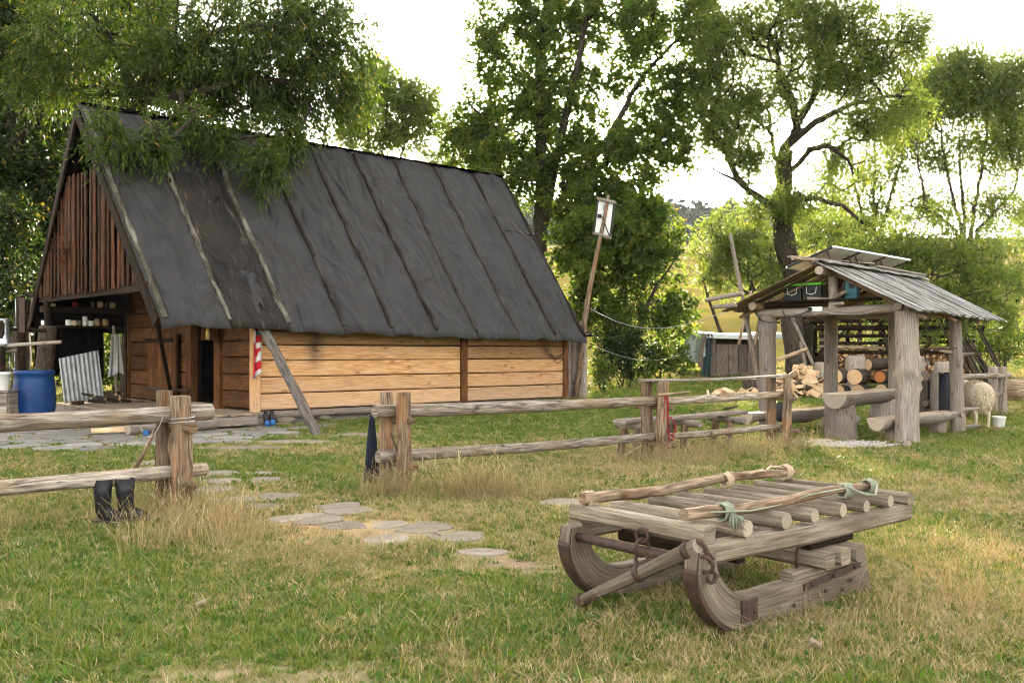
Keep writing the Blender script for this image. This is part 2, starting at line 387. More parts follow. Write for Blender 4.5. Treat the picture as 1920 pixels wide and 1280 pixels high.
M['teal'] = plain('teal_enamel', (.01, .12, .15), .4, 0, .2, 8, .03)
M['bluebright'] = plain('bright_blue_plastic', (.008, .09, .28), .4, 0, .2, 8, .02)
M['alu'] = plain('aluminium_frame', (.5, .51, .53), .4, .8, .15, 8, .02)
M['pvback'] = plain('panel_back_sheet', (.60, .59, .55), .6, 0, .08, 4, .02)
M['pvcell'] = plain('dark_solar_cells', (.012, .016, .035), .12, 0, .2, 30, 0, .6)
M['enamel'] = plain('white_enamel', (.72, .70, .64), .35, 0, .1, 6, .02)
M['cream'] = plain('cream_enamel', (.62, .50, .30), .4, 0, .15, 6, .02)
M['redenamel'] = plain('red_enamel', (.36, .03, .025), .4, 0, .2, 6, .02)
M['glassjar'] = plain('dark_glass_jar', (.10, .11, .10), .15, 0, .3, 6, 0, .6)
M['brownceramic'] = plain('brown_ceramic', (.30, .19, .09), .4, 0, .35, 20, .05)
M['yellowplastic'] = plain('yellow_bottle', (.55, .42, .06), .4, 0, .15, 8, .02)
M['stone'] = plain('flagstone', (.19, .175, .16), .9, 0, .4, 5, .7, .2, dirt=(.27, .22, .16), dirt_amt=.7, obj_vary=.3)
M['palestone'] = plain('sandy_stone', (.19, .158, .118), .9, 0, .35, 5, .7, .2, dirt=(.18, .15, .10), dirt_amt=.7, obj_vary=.25)
M['gravel'] = plain('gravel', (.42, .38, .33), .9, 0, .4, 7, .5, .2)
M['wool'] = plain('sheep_wool', (.70, .56, .38), 1.0, 0, .5, 45, .6, .1, dirt=(.30, .19, .10), dirt_amt=.5)
M['sheepskin'] = plain('sheep_leg', (.55, .45, .33), .9, 0, .3, 18, .3, .1)
M['deadplant'] = plain('dried_plant', (.11, .045, .02), .9, 0, .4, 20, .1, .1)
M['dark'] = plain('shade_black_board', (.003, .0025, .002), 1.0, 0, .4, 6, .2, 0.0)  # near-black: shade of the porch and recesses is put into the colour

# weather on the front wall planks: soot smudge under the eave, bleached foot
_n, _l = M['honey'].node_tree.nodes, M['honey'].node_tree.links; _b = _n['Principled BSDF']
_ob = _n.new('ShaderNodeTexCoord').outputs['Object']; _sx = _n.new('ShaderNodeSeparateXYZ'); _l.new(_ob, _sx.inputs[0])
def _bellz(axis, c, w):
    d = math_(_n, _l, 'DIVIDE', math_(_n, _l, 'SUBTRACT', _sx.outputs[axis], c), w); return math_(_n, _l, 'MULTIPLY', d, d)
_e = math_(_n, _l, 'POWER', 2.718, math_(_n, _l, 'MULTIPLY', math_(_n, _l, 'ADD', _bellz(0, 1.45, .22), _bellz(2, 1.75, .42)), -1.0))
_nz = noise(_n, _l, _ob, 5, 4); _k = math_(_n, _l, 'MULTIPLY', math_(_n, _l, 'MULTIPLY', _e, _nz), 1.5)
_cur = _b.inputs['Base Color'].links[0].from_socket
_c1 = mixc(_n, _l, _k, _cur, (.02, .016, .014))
_mr = _n.new('ShaderNodeMapRange'); _mr.inputs[1].default_value = 1.1; _mr.inputs[2].default_value = .3; _l.new(_sx.outputs[2], _mr.inputs[0])
_c2 = mixc(_n, _l, math_(_n, _l, 'MULTIPLY', math_(_n, _l, 'MULTIPLY', _mr.outputs[0], _nz), .9), _c1, (.46, .34, .23))
_l.new(_c2, _b.inputs['Base Color'])
# ------------------------------------------------------------------ the land
def dryness(x, y):
    """0 lush, 1 straw: where the yard is mown down, trampled or grazed"""
    x = np.asarray(x, float); y = np.asarray(y, float)
    d = .24+1.5*(fbm(x*.55, y*.45, 21, 4)-.5)+.8*(fbm(x*2.0, y*1.6, 22, 3)-.5)
    def bl(cx, cy, rx, ry, a): return a*np.exp(-((x-cx)/rx)**2-((y-cy)/ry)**2)
    d = d+bl(2.6, 6.2, 1.9, 1.6, .38)+bl(1.0, 5.0, 1.5, .7, .15)+bl(-1.6, 7.8, 1.3, 1.5, .45)+bl(-3.2, 9.2, .9, .6, .3)
    d = d+bl(4.5, 9, 3, 2, .35)+bl(-.2, 10.0, 1.2, .8, .4)+bl(1.9, 13.5, 2.5, 1.0, .3)+bl(0, 14, 3, 2, .1)
    d = d-bl(-3.4, 7.0, 1.0, 1.5, .45)-bl(-2.2, 5.2, 1.6, .6, .2)-bl(.1, 5.6, .6, .8, .25)-bl(9, 16.5, 2.5, 2.2, .6)-bl(-.5, 21.5, 5, 3.4, .55)-bl(-1.5, 14.5, 3.5, 2.5, .2)-bl(4.5, 25, 4, 5, .25)
    d = d+.30*smooth(38, 50, y)
    return np.clip(d, 0, 1)
def bare(x, y):
    x = np.asarray(x, float); y = np.asarray(y, float)
    def bl(cx, cy, rx, ry, a): return a*np.exp(-((x-cx)/rx)**2-((y-cy)/ry)**2)
    b = bl(-1.0, 4.75, .9, .25, .9)+bl(-.1, 7.4, .8, .35, .8)+bl(-.75, 8.2, .9, .4, .5)+bl(.7, 10.0, .6, .3, .7)+bl(.35, 7.0, .5, .3, .6)+bl(-8, 18.3, 5, 2.6, .35)+bl(-3, 18.6, 2.0, .7, .5)
    b = b+bl(5.9, 16.6, .9, .7, .9)+bl(-3.0, 10.9, .9, .5, .55)+bl(-1.85, 9.5, .6, .6, .55)+bl(-1.1, 8.6, .5, .4, .5)
    return np.clip(b*(.5+1.1*fbm(x*1.7, y*1.7, 31, 4)), 0, 1)

def axis_pts(segs):
    out = [segs[0][0]]
    for a, b, s in segs:
        k = max(1, int(round((b-a)/s))); out += [a+(b-a)*(i+1)/k for i in range(k)]
    return np.array(out)
xs = axis_pts([(-320, -80, 12), (-80, -24, 3), (-24, -14, .6), (-14, -6, .25), (-6, 6, .12), (6, 14, .25), (14, 30, .7), (30, 90, 3), (90, 330, 12)])
ys = axis_pts([(-30, 2, 4), (2, 12, .12), (12, 24, .2), (24, 45, .6), (45, 120, 3), (120, 420, 12)])
gx, gy = np.meshgrid(xs, ys); gh = gz(gx, gy)
me = bpy.data.meshes.new('ground')
nv = gx.size; me.vertices.add(nv); me.vertices.foreach_set('co', np.stack([gx, gy, gh], -1).ravel())
nx_, ny_ = len(xs), len(ys); ii = (np.arange(ny_-1)[:, None]*nx_+np.arange(nx_-1)[None]).ravel()
quads = np.stack([ii, ii+1, ii+nx_+1, ii+nx_], -1)
me.loops.add(quads.size); me.loops.foreach_set('vertex_index', quads.ravel())
me.polygons.add(len(quads)); me.polygons.foreach_set('loop_start', np.arange(0, quads.size, 4)); me.polygons.foreach_set('use_smooth', np.ones(len(quads), bool))
me.update(calc_edges=True)
at = me.attributes.new('dry', 'FLOAT', 'POINT'); at.data.foreach_set('value', dryness(gx, gy).ravel().astype(np.float32))
at = me.attributes.new('bare', 'FLOAT', 'POINT'); at.data.foreach_set('value', bare(gx, gy).ravel().astype(np.float32))
m, n, l, b = newmat('yard_turf')
tc = n.new('ShaderNodeTexCoord').outputs['Object']
a1 = n.new('ShaderNodeAttribute'); a1.attribute_name = 'dry'; a2 = n.new('ShaderNodeAttribute'); a2.attribute_name = 'bare'
nz = noise(n, l, tc, 5, 7, .65); nf = noise(n, l, tc, 60, 3, .6); nm = noise(n, l, tc, .35, 5, .6)
gr = ramp(n, [(.3, (.06, .085, .015)), (.7, (.155, .185, .035))]); l.new(nz, gr.inputs[0])
st = ramp(n, [(.3, (.24, .165, .07)), (.7, (.46, .34, .16))]); l.new(nf, st.inputs[0])
so = ramp(n, [(.3, (.15, .105, .07)), (.7, (.30, .225, .15))]); l.new(nz, so.inputs[0])
k = mixc(n, l, a1.outputs['Fac'], gr.outputs[0], st.outputs[0])
mdw = ramp(n, [(.35, 0), (.62, 1)]); l.new(nm, mdw.inputs[0])
k = mixc(n, l, a2.outputs['Fac'], k, so.outputs[0])
yy = n.new('ShaderNodeSeparateXYZ'); l.new(tc, yy.inputs[0]); mr_ = n.new('ShaderNodeMapRange'); mr_.inputs[1].default_value = 36; mr_.inputs[2].default_value = 50; l.new(yy.outputs[1], mr_.inputs[0])
md_ = ramp(n, [(.3, (.10, .092, .020)), (.7, (.185, .14, .042))]); l.new(nm, md_.inputs[0]); k = mixc(n, l, mr_.outputs[0], k, md_.outputs[0])   # grazed meadow on the slope
l.new(k, b.inputs['Base Color']); b.inputs['Roughness'].default_value = 1.0; b.inputs['Specular IOR Level'].default_value = 0.0
bump(n, l, mixc(n, l, .5, nz, nf), .5, .02, b)
me.materials.append(m)
ground = link(bpy.data.objects.new('ground', me)); tag(ground, kind='structure')

def clip_cell(poly, px, py, qx, qy):
    mx, my, nx, ny = (px+qx)/2, (py+qy)/2, qx-px, qy-py; out = []
    for i in range(len(poly)):
        a, c = poly[i], poly[(i+1) % len(poly)]
        da, dc = (a[0]-mx)*nx+(a[1]-my)*ny, (c[0]-mx)*nx+(c[1]-my)*ny
        if da <= 0: out.append(a)
        if (da < 0) != (dc < 0):
            t = da/(da-dc); out.append((a[0]+(c[0]-a[0])*t, a[1]+(c[1]-a[1])*t))
    return out
STONES = []     # polygons kept free of grass
def flag(poly, parent, mat, z=.03, r=RND, name='flagstone'):
    cx = sum(p[0] for p in poly)/len(poly); cy_ = sum(p[1] for p in poly)/len(poly)
    pts = []
    for i in range(len(poly)):
        a, c = poly[i], poly[(i+1) % len(poly)]
        for t in (0, .33, .67):
            x, y = a[0]+(c[0]-a[0])*t, a[1]+(c[1]-a[1])*t
            s = .90+r.uniform(-.06, .03)-(.05 if t == 0 else 0)
            pts.append((cx+(x-cx)*s, cy_+(y-cy_)*s))
    gr_ = 1.0 if name == 'flagstone' else 1.12
    STONES.append([(cx+(x-cx)*gr_, cy_-.02*(gr_ > 1)+(y-cy_)*gr_*(1.15 if gr_ > 1 else 1)) for x, y in pts]); m_ = MB(); base = g1(cx, cy_)
    tx, ty = r.uniform(-.012, .012), r.uniform(-.012, .012)
    def ring(s, dz): return [(cx+(x-cx)*s, cy_+(y-cy_)*s, base+dz+(x-cx)*tx+(y-cy_)*ty+r.uniform(-.003, .003)) for x, y in pts]
    m_.loft([ring(1.02, -.08), ring(1.0, z-.012), ring(.965, z), ring(.6, z+r.uniform(-.004, .006)), ring(.2, z+r.uniform(-.004, .004))], sm=False)
    return m_.build(name, mat, parent)
def sites_patio():
    rr = random.Random(5); S = []
    for j in range(9):
        for i in range(13):
            S.append((-14.2+i*.88+rr.uniform(-.28, .28)+(j % 2)*.4, 15.2+j*.62+rr.uniform(-.2, .2)))
    return S
patio = link(bpy.data.objects.new('patio', None)); tag(patio, kind='structure')
SP = sites_patio()
UX, UY = .745, .667
def cabin_uv(x, y): dx, dy = x+5.5, y-20.6; return dx*UX+dy*UY, -dx*UY+dy*UX
for k, (px, py) in enumerate(SP):
    u, v = cabin_uv(px, py)
    edge = 15.5+max(0, px+7.5)*.55+RND.uniform(-.25, .25)
    if py < edge or px > -4.4 or (u > -2.25 and v > -.35): continue
    poly = [(px-2, py-2), (px+2, py-2), (px+2, py+2), (px-2, py+2)]
    for q, (qx, qy) in enumerate(SP):
        if q != k and abs(qx-px) < 2.5 and abs(qy-py) < 2.5: poly = clip_cell(poly, px, py, qx, qy)
    if len(poly) > 2: flag(poly, patio, M['stone'])
def gp(x, y): Y = H*F/(y-HZ); return ((x-960)/F*Y, Y)
stepping = link(bpy.data.objects.new('path', None)); tag(stepping, kind='structure')
rp_ = random.Random(17); SW = []      # worn slabs trodden from the gate towards the yard
WAY = [(-3.6, 12.6), (-3.15, 11.3), (-2.75, 10.45), (-2.05, 9.75), (-1.55, 9.1), (-1.05, 8.5), (-.55, 8.0)]
for (ax_, ay_), (bx_, by_) in zip(WAY, WAY[1:]):
    for t in (0, .5):
        for sd_ in (-1, 1): SW.append((ax_+(bx_-ax_)*t+sd_*.24+rp_.uniform(-.1, .1), ay_+(by_-ay_)*t+sd_*.12+rp_.uniform(-.12, .12)))
for k, (px, py) in enumerate(SW):
    if rp_.random() < .25+.025*k: continue
    e_ = .30+rp_.uniform(-.06, .08); poly = [(px+math.cos(6.28*i/9+k)*e_*rp_.uniform(.8, 1.15), py+math.sin(6.28*i/9+k)*e_*rp_.uniform(.8, 1.15)) for i in range(9)]
    for q, (qx, qy) in enumerate(SW):
        if q != k: poly = clip_cell(poly, px, py, qx, qy)
    if len(poly) > 2: flag(poly, stepping, M['palestone'], z=.012, r=rp_, name='stepping_stone')
for c, rx, ry, a in ((gp(1062, 942), .26, .24, 0), (gp(905, 1036), .24, .14, .2), (gp(560, 828), .7, .28, .5), (gp(690, 815), .6, .2, .6), (gp(450, 840), .7, .32, .4), (gp(300, 868), .5, .4, 0)):
    kk = 7; r0 = RND.random(); rx *= 1.3; ry *= 1.25
    poly = [(c[0]+math.cos(a+6.28*i/kk)*rx*RND.uniform(.68, 1.2), c[1]+math.sin(a+6.28*i/kk)*ry*RND.uniform(.68, 1.2)) for i in range(kk)]
    flag(poly, stepping, M['palestone'], z=.012, name='stepping_stone')
# ------------------------------------------------------------------ the shepherd's cabin (local x along the ridge, y into the house)
def feltmat(name, base, brown, old=0.0):
    m, n, l, b = newmat(name)
    tc = n.new('ShaderNodeTexCoord'); uv = tc.outputs['UV']; ob = tc.outputs['Object']
    fine = noise(n, l, ob, 90, 2, .6); mid = noise(n, l, mapping(n, l, ob, (1.2, 1, .45)), 2.2, 6, .62, .6); big = noise(n, l, ob, .8, 4, .6)
    c = ramp(n, [(.3, tuple(x*.72 for x in base)), (.7, tuple(x*1.3 for x in base))]); l.new(mid, c.inputs[0])
    f2 = ramp(n, [(.3, .72), (.7, 1.25)]); l.new(fine, f2.inputs[0]); k = mixc(n, l, .8, c.outputs[0], f2.outputs[0], 'MULTIPLY')
    br = ramp(n, [(.45, 0), (.7, 1)]); l.new(big, br.inputs[0]); k = mixc(n, l, math_(n, l, 'MULTIPLY', br.outputs[0], .45+.5*old), k, brown)
    vo = n.new('ShaderNodeTexVoronoi'); vo.inputs['Scale'].default_value = 13; l.new(ob, vo.inputs['Vector'])
    sp = ramp(n, [(.05, 1), (.09, 0)]); l.new(vo.outputs['Distance'], sp.inputs[0])
    pm = noise(n, l, ob, 1.1, 3); pr = ramp(n, [(.5, 0), (.62, 1)]); l.new(pm, pr.inputs[0])
    k = mixc(n, l, math_(n, l, 'MULTIPLY', math_(n, l, 'MULTIPLY', sp.outputs[0], pr.outputs[0]), .75), k, (.16, .155, .125))
    if old:
        w = noise(n, l, mapping(n, l, ob, (9, 1.2, 1.2)), 1.5, 5, .7, .5); wr = ramp(n, [(.57, 0), (.7, 1)]); l.new(w, wr.inputs[0])
        k = mixc(n, l, math_(n, l, 'MULTIPLY', wr.outputs[0], .8), k, (.12, .085, .06))
    l.new(k, b.inputs['Base Color']); b.inputs['Roughness'].default_value = .85; b.inputs['Specular IOR Level'].default_value = .25
    crs = noise(n, l, mapping(n, l, uv, (1.7, .55, 1)), 1.1, 2, .45, 1.2)
    rd = ramp(n, [(.40, 0), (.47, 1), (.5, .1), (.56, .9), (.60, 0)]); l.new(crs, rd.inputs[0])  # highlights of the folds put into the colour, together with faded wear
    k = mixc(n, l, math_(n, l, 'MULTIPLY', rd.outputs[0], .28), k, tuple(x*1.6 for x in base)); l.new(k, b.inputs['Base Color'])
    p = bump(n, l, crs, 1.0, .35, b); bump(n, l, fine, .3, .006, b, p)
    return m
M['felt'] = feltmat('roofing_felt', (.0275, .0255, .0245), (.023, .0195, .017))
M['feltold'] = feltmat('torn_old_felt', (.009, .008, .0072), (.020, .0135, .0095), 1.0)

RC = math.atan2(.667, .745)
cabin = thing('cabin', 'steep roofed shepherd cabin of honey coloured planks under black roofing felt', 'cabin', (-5.5, 20.6, 0), RC)
def cw(u, v, z=0): return Vector((-5.5+.745*u-.667*v, 20.6+.667*u+.745*v, z))
R = random.Random(3)
ZB = [.34, .70, 1.06, 1.42, 1.76, 2.08, 2.42, 2.76]
# front wall
fw = MB().box((4.7, .22, 1.40), (9.3, .12, 2.2)).build('front_wall', M['darkwood'], cabin)
for u0, u1 in ((.10, 5.62), (5.86, 9.28)):
    for k in range(6):
        j = R.uniform(-.02, .02) if k else 0
        mb = MB(); mb.beam((u0, .07+R.uniform(-.012, .012), (ZB[k]+ZB[k+1])/2), (u1, .07, (ZB[k]+ZB[k+1])/2+j*.5), .13, ZB[k+1]-ZB[k]-.022, ch=.022, rings=6, wob=.006)
        mb.build('plank', M['honey'], fw)
for u in (0, 5.74, 9.38):
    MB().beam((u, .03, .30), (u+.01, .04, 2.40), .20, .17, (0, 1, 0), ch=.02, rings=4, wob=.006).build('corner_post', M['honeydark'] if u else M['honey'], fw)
MB().log((-.35, -.02, .24), (9.55, .0, .25), .085, .08, rings=14, wob=.12).build('sill_log', [M['greylog'], M['end']], cabin)
found = MB().box((4.6, .22, .12), (9.4, .2, .24)).build('foundation', M['stone'], cabin)
x = -.3
while x < 9.4:
    w = R.uniform(.25, .7); h = R.uniform(.09, .16)
    for lv in (0, 1):
        if lv and R.random() < .35: continue
        mb = MB(); c = Vector((x+w/2+lv*.1, R.uniform(-.06, .02), .03+lv*.1)); kk = 7
        rg = lambda s, y: [c+Vector((math.cos(6.28*i/kk)*w*.5*s*R.uniform(.85, 1.08), y, math.sin(6.28*i/kk)*h*.55*s*R.uniform(.85, 1.1))) for i in range(kk)]
        mb.loft([rg(.75, -.14), rg(1, -.09), rg(1, .16)], sm=False); mb.build('stone', M['palestone'], found)
    x += w+.03
# gable wall under the porch, with the doorway
gw = MB()
for v0, v1, z0, z1 in ((.2, .7, .3, 2.8), (.7, 2.0, .3, 3.4), (3.4, 7.5, .3, 2.8), (3.4, 7.0, 2.8, 3.4), (2.0, 3.4, 2.3, 3.6)): gw.box((.24, (v0+v1)/2, (z0+z1)/2), (.1, v1-v0, z1-z0))
gw = gw.build('gable_wall', M['darkwood'], cabin)
ZG = [.36, .74, 1.12, 1.5, 1.86, 2.25, 2.62, 3.0, 3.4]
for v0, v1, ks in ((.14, 1.74, range(8)), (3.62, 5.86, range(8)), (5.9, 7.42, range(8)), (1.74, 3.62, range(5, 8))):
    for k in ks:
        if v0 < .5: v0 = max(.14, .14+(ZG[k+1]-2.62)*.9)
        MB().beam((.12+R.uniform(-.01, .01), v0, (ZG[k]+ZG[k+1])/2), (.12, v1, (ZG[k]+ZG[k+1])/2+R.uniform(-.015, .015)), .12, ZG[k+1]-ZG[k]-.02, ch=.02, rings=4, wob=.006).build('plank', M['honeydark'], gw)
for v, w in ((1.9, .26), (3.46, .28), (7.5, .2)):
    MB().beam((.08, v, .3), (.08, v, 2.3 if v < 7 else 2.75), .2, w, (0, 1, 0), ch=.015, rings=3, wob=.006).build('door_post', M['honeydark'], gw)
MB().beam((.07, 1.8, 2.36), (.07, 3.6, 2.36), .2, .18, rings=3).build('lintel', M['honeydark'], gw)
MB().beam((.05, 2.02, .36), (.05, 3.34, .36), .22, .10).build('threshold', M['deck'], gw)
door = MB().beam((-.035, 3.98, 1.28), (-.035, 5.84, 1.28), .025, 1.5).build('door', M['darkwood'], cabin)
for k in range(8):
    v = 4.0+k*.23
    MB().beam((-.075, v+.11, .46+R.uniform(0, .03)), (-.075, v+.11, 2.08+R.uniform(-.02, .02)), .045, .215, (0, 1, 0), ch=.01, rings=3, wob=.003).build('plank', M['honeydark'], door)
MB().beam((-.115, 3.3, .68), (-.115, 5.9, .66), .02, .07, rings=4, wob=.003).build('hinge_strap', M['iron'], door)
MB().box((-.12, 5.0, 1.9), (.05, 1.7, .1)).build('ledge', M['darkwood'], door)
# closed back and far walls keep the room dark
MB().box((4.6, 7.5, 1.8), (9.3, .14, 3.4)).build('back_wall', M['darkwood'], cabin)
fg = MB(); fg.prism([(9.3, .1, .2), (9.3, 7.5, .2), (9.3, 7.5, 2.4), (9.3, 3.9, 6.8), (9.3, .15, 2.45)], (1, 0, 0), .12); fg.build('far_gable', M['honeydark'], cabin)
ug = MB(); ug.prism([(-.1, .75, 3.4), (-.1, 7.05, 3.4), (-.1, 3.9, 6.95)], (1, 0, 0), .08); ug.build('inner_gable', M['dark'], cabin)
MB().box((4.6, 3.8, .28), (9.2, 7.3, .06)).build('room_floor', M['deck'], cabin)
MB().box((3.4, 3.0, .75), (1.6, 1.0, .8)).build('bed_box', M['darkwood'], cabin)
# porch deck
deck = MB().log((-1.95, .02, .16), (.0, .04, .16), .1, .11, wob=.1, rings=6).build('porch_deck', [M['greylog']], cabin)
for v in (3.5, 7.0): MB().log((-1.95, v, .12), (0, v, .12), .1).build('joist', [M['greylog']], deck)
for k in range(12):
    u = -2.0+.085+k*.166
    MB().beam((u, -.16+R.uniform(-.05, .05), .285+R.uniform(-.005, .005)), (u+R.uniform(-.01, .01), 7.2, .285), .155, .045, ch=.008, rings=5, wob=.004).build('board', M['deck'], deck)
MB().beam((-2.05, .1, .17), (-2.05, 7.2, .17), .1, .2, rings=5, wob=.01).build('edge_beam', M['greylog'], deck)
MB().beam((-1.3, -.24, .15), (-.1, -.24, .16), .16, .18, rings=4, wob=.015).build('step_beam', M['greylog'], deck)
# hanging gable of tarred boards
zg = lambda v: (7.2-(3.9-v)*1.13 if v < 3.9 else 7.2-(v-3.9)*1.13)
gb = MB(); gb.prism([(-2.2, .35, 3.1), (-2.2, 7.45, 3.1), (-2.2, 5.25, 5.55), (-2.2, 2.55, 5.55)], (1, 0, 0), .05); gb = gb.build('hanging_gable', M['dark'], cabin)
v = .12; k = 0
while v < 7.62:
    w = R.choice((.10, .13, .16)); top = min(5.72+R.uniform(-.03, .05), zg(v+w/2)-.14-R.uniform(0, .05))
    if top > 3.1:
        pr = R.choice((0, .035)) if k % 2 else .05
        MB().beam((-2.25-pr, v+w/2, 2.98+R.uniform(-.05, .03)), (-2.25-pr+R.uniform(-.01, .01), v+w/2+R.uniform(-.02, .02), top), .035, w, (0, 1, 0), ch=.008, rings=4, wob=.005).build('board', M['gable'], gb)
    v += w+R.choice((.008, .014, .025)); k += 1
MB().beam((-2.18, .3, 2.92), (-2.18, 7.5, 2.95), .14, .16, rings=5, wob=.01).build('tie_beam', M['darkwood'], cabin)
MB().beam((-2.2, .18, 2.9), (-.12, 4.2, .55), .07, .09, rings=5, wob=.006).build('brace', M['darkwood'], cabin)
MB().beam((-2.31, .14, 2.62), (-2.31, .15, 3.0), .04, .12, (0, 1, 0)).build('corner_board', M['gable'], cabin)
# shelves at the back of the porch
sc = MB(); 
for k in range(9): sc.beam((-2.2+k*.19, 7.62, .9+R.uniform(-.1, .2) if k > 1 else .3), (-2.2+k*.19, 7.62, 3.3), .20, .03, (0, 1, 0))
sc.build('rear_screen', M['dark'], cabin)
MB().beam((-2.25, 7.25, 2.70), (.0, 7.25, 2.70), .3, .15, rings=4, wob=.006).build('upper_shelf', M['darkwood'], cabin)
MB().beam((-2.0, 7.25, 2.25), (-.25, 7.25, 2.26), .28, .05, rings=4, wob=.004).build('lower_shelf', M['darkwood'], cabin)
MB().log((-2.1, 6.9, .2), (-2.2, 7.0, 3.2), .09, .08).build('porch_post', M['darkwood'], cabin)
# roof
UB = [-2.22, -.836, .50, 1.89, 3.19, 4.48, 5.74, 7.13, 8.48, 9.62]
def utop(ub): return -2.37+(ub+2.22)/11.84*12.79
NRM = Vector((0, -.749, .662))
def roof(ub, t, off=0.0):
    s = (ub+2.22)/11.84; zr, ze = 7.2-.10*s, 2.22-.22*s
    sag = -.10*math.sin(PI*min(1, max(0, t)))*(.5+.5*math.sin(s*9+1))*.5
    return Vector((utop(ub)+(ub-utop(ub))*t, 3.9-4.4*t, zr+(ze-zr)*t))+NRM*(off+sag)
def backroof(ub, t, off=0.0):
    p = roof(ub, t, 0); q = Vector((p.x, 7.8-p.y, p.z)); return q+Vector((0, .749, .662))*off
rf = MB()
rf.loft([[roof(ub, t, o) for t, o in ((0, -.02), (.5, -.02), (1, -.02), (1, -.09), (.5, -.09), (0, -.09))] for ub in [-2.22+11.84*i/8 for i in range(9)]], sm=False)
rf.loft([[backroof(ub, t, o) for t, o in ((0, -.02), (1, -.02), (1, -.09), (0, -.09))] for ub in [-2.22+11.84*i/8 for i in range(9)]], sm=False)
rf = rf.build('roof', M['dark'], cabin)
for k in range(9):
    a, c = UB[k]-(.05 if k == 0 else 0), UB[k+1]+(.04 if k == 8 else 0); sd = 40+k*7
    def fn(i, j, a=a, c=c, sd=sd, k=k):
        t = -.004+j*1.022; ub = a+(c-a)*i
        bul = .028*math.sin(PI*i)**.6
        w = float(fbm(i*3.2+j*2.2+sd, j*2.6+sd*.7, sd, 3)-.5)*.19 + float(vnoise(i*7+j*6+sd, j*4.0, sd+3)-.5)*.06
        w *= (.35+.65*math.sin(PI*i)**.5)*(1.35 if k == 1 else 1)
        p = roof(ub, t, max(.006, .03+bul+w))
        if j > .985: p += Vector((0, .0, -.05-.03*float(vnoise(i*4+sd, 1, sd))))
        p.z -= .04*float(vnoise(i*3+sd, 5, 9)-.5)*smooth(.8, 1, j)
        return p
    MB().grid(fn, 22, 60, su=c-a, sv=6.6).build('roofing_sheet', M['feltold'] if k == 1 else M['felt'], rf, solid=.012)
for k, ub in enumerate(UB):
    pts = [roof(ub, .01+.985*i/16, .035+(.018*R.uniform(-1, 1))) + Vector((R.uniform(-.02, .02), 0, 0)) for i in range(17)]
    if k == 0: pts = [p+Vector((.05, 0, 0)) for p in pts]
    wd = .055 if k in (0, 1, 2) else .046
    mb = MB(); out = []
    for i, p in enumerate(pts):
        ww = wd*R.uniform(.75, 1.2); hh = .048*R.uniform(.8, 1.2); S = Vector((1, 0, 0))
        out.append([p-S*ww-NRM*.02, p+S*ww-NRM*.02, p+S*ww*.8+NRM*hh, p-S*ww*.8+NRM*hh])
    mb.loft(out, sm=False); mb.build('batten', M['batten'] if k < 3 else M['battendark'], rf)
def torn(i, j):
    e = .10*float(fbm(j*5+(3 if i > .5 else 0), i*2, 71)-.5)*(1 if i in (0, 1) or True else 0); f = .05*float(fbm(i*5, 3 if j > .5 else 9, 73)-.5)
    p = roof(-.30+.5*i-.12*j+e*2*(i-.5)+.1*math.sin(j*7)*(1-i), .78+.16*j+f*2, .06+.05*float(fbm(i*3, j*4, 77)-.5)+.05*math.sin(PI*i)*(1-j)); return p
MB().grid(torn, 12, 14).build('torn_patch', M['felt'], rf, solid=.012)
def torn2(i, j): return roof(-.1+.25*i, .40+.02*j+.01*math.sin(i*5), .05+.05*math.sin(PI*i)*math.sin(PI*j))
MB().grid(torn2, 8, 5).build('torn_patch', M['feltold'], rf, solid=.012)
MB().beam(roof(8.62, .385, .075), roof(9.55, .40, .075), .02, .035, NRM).build('patch_strip', M['dark'], rf)
MB().beam(roof(9.0, .33, .09), roof(9.32, .43, .09), .05, .04, NRM).build('patch_strip', M['batten'], rf)
MB().beam(roof(-2.22, -.005, .06), roof(9.62, -.005, .05), .22, .05, (0, 0, 1), rings=14, wob=.012).build('ridge_board', M['dark'], rf)
for side in (0, 1):
    f_ = roof if side == 0 else backroof
    MB().beam(f_(-2.30, 0.0, -.10), f_(-2.30, .995, -.10), .05, .22, (0, 0, 1), rings=6, wob=.006).build('bargeboard', M['darkwood'], rf)
MB().beam(roof(9.70, 0.0, -.06), roof(9.70, .995, -.06), .05, .16, (0, 0, 1), rings=6, wob=.006).build('bargeboard', M['darkwood'], rf)
cable = MB()
for k in range(3):
    a, c = Vector((8.1+.2*k, -.12, 2.25)), Vector((9.25+.08*k, -.06, 1.55+.15*k)); pts = []
    for i in range(13):
        t = i/12; p = a.lerp(c, t); p.z -= (.35+.2*k)*math.sin(PI*t); p.y = -.04-.05*math.sin(PI*t); pts.append(p)
    cable.tube(pts, .009, 5)
cable.box((8.95, -.1, 2.2), (.3, .1, .12)); cable.build('wall_cable', M['cable'], cabin)

# ---------------- on and around the porch
def mug(name, label, u, z, mat, r=.055, h=.11, v=7.16, jar=False, group='crockery on the porch shelves', cat='mug'):
    t = thing(name, label, cat, cw(u, v, z), RC, group)
    mb = MB()
    if jar: mb.lathe([(r*.7, 0), (r, h*.15), (r*1.08, h*.5), (r*.95, h*.8), (r*.7, h*.9), (r*.72, h), (r*.6, h), (r*.6, h*.9)], n=14)
    else: mb.lathe([(r*.9, 0), (r, h*.06), (r, h), (r*.9, h), (r*.86, h*.12)], n=14)
    mb.build('body', mat, t)
    if not jar:
        MB().tube([(r*math.cos(-.9)+.035*math.sin(PI*i/8)*.6, -r*.78-.035*math.sin(PI*i/8)*.8, h*(.2+.6*i/8)) for i in range(9)], .007, 5).build('handle', mat, t)
    return t
SH = lambda x: (26*((x-960)/F)+10.336)/(.745-.667*((x-960)/F))
ZL, ZU = 2.287, 2.778
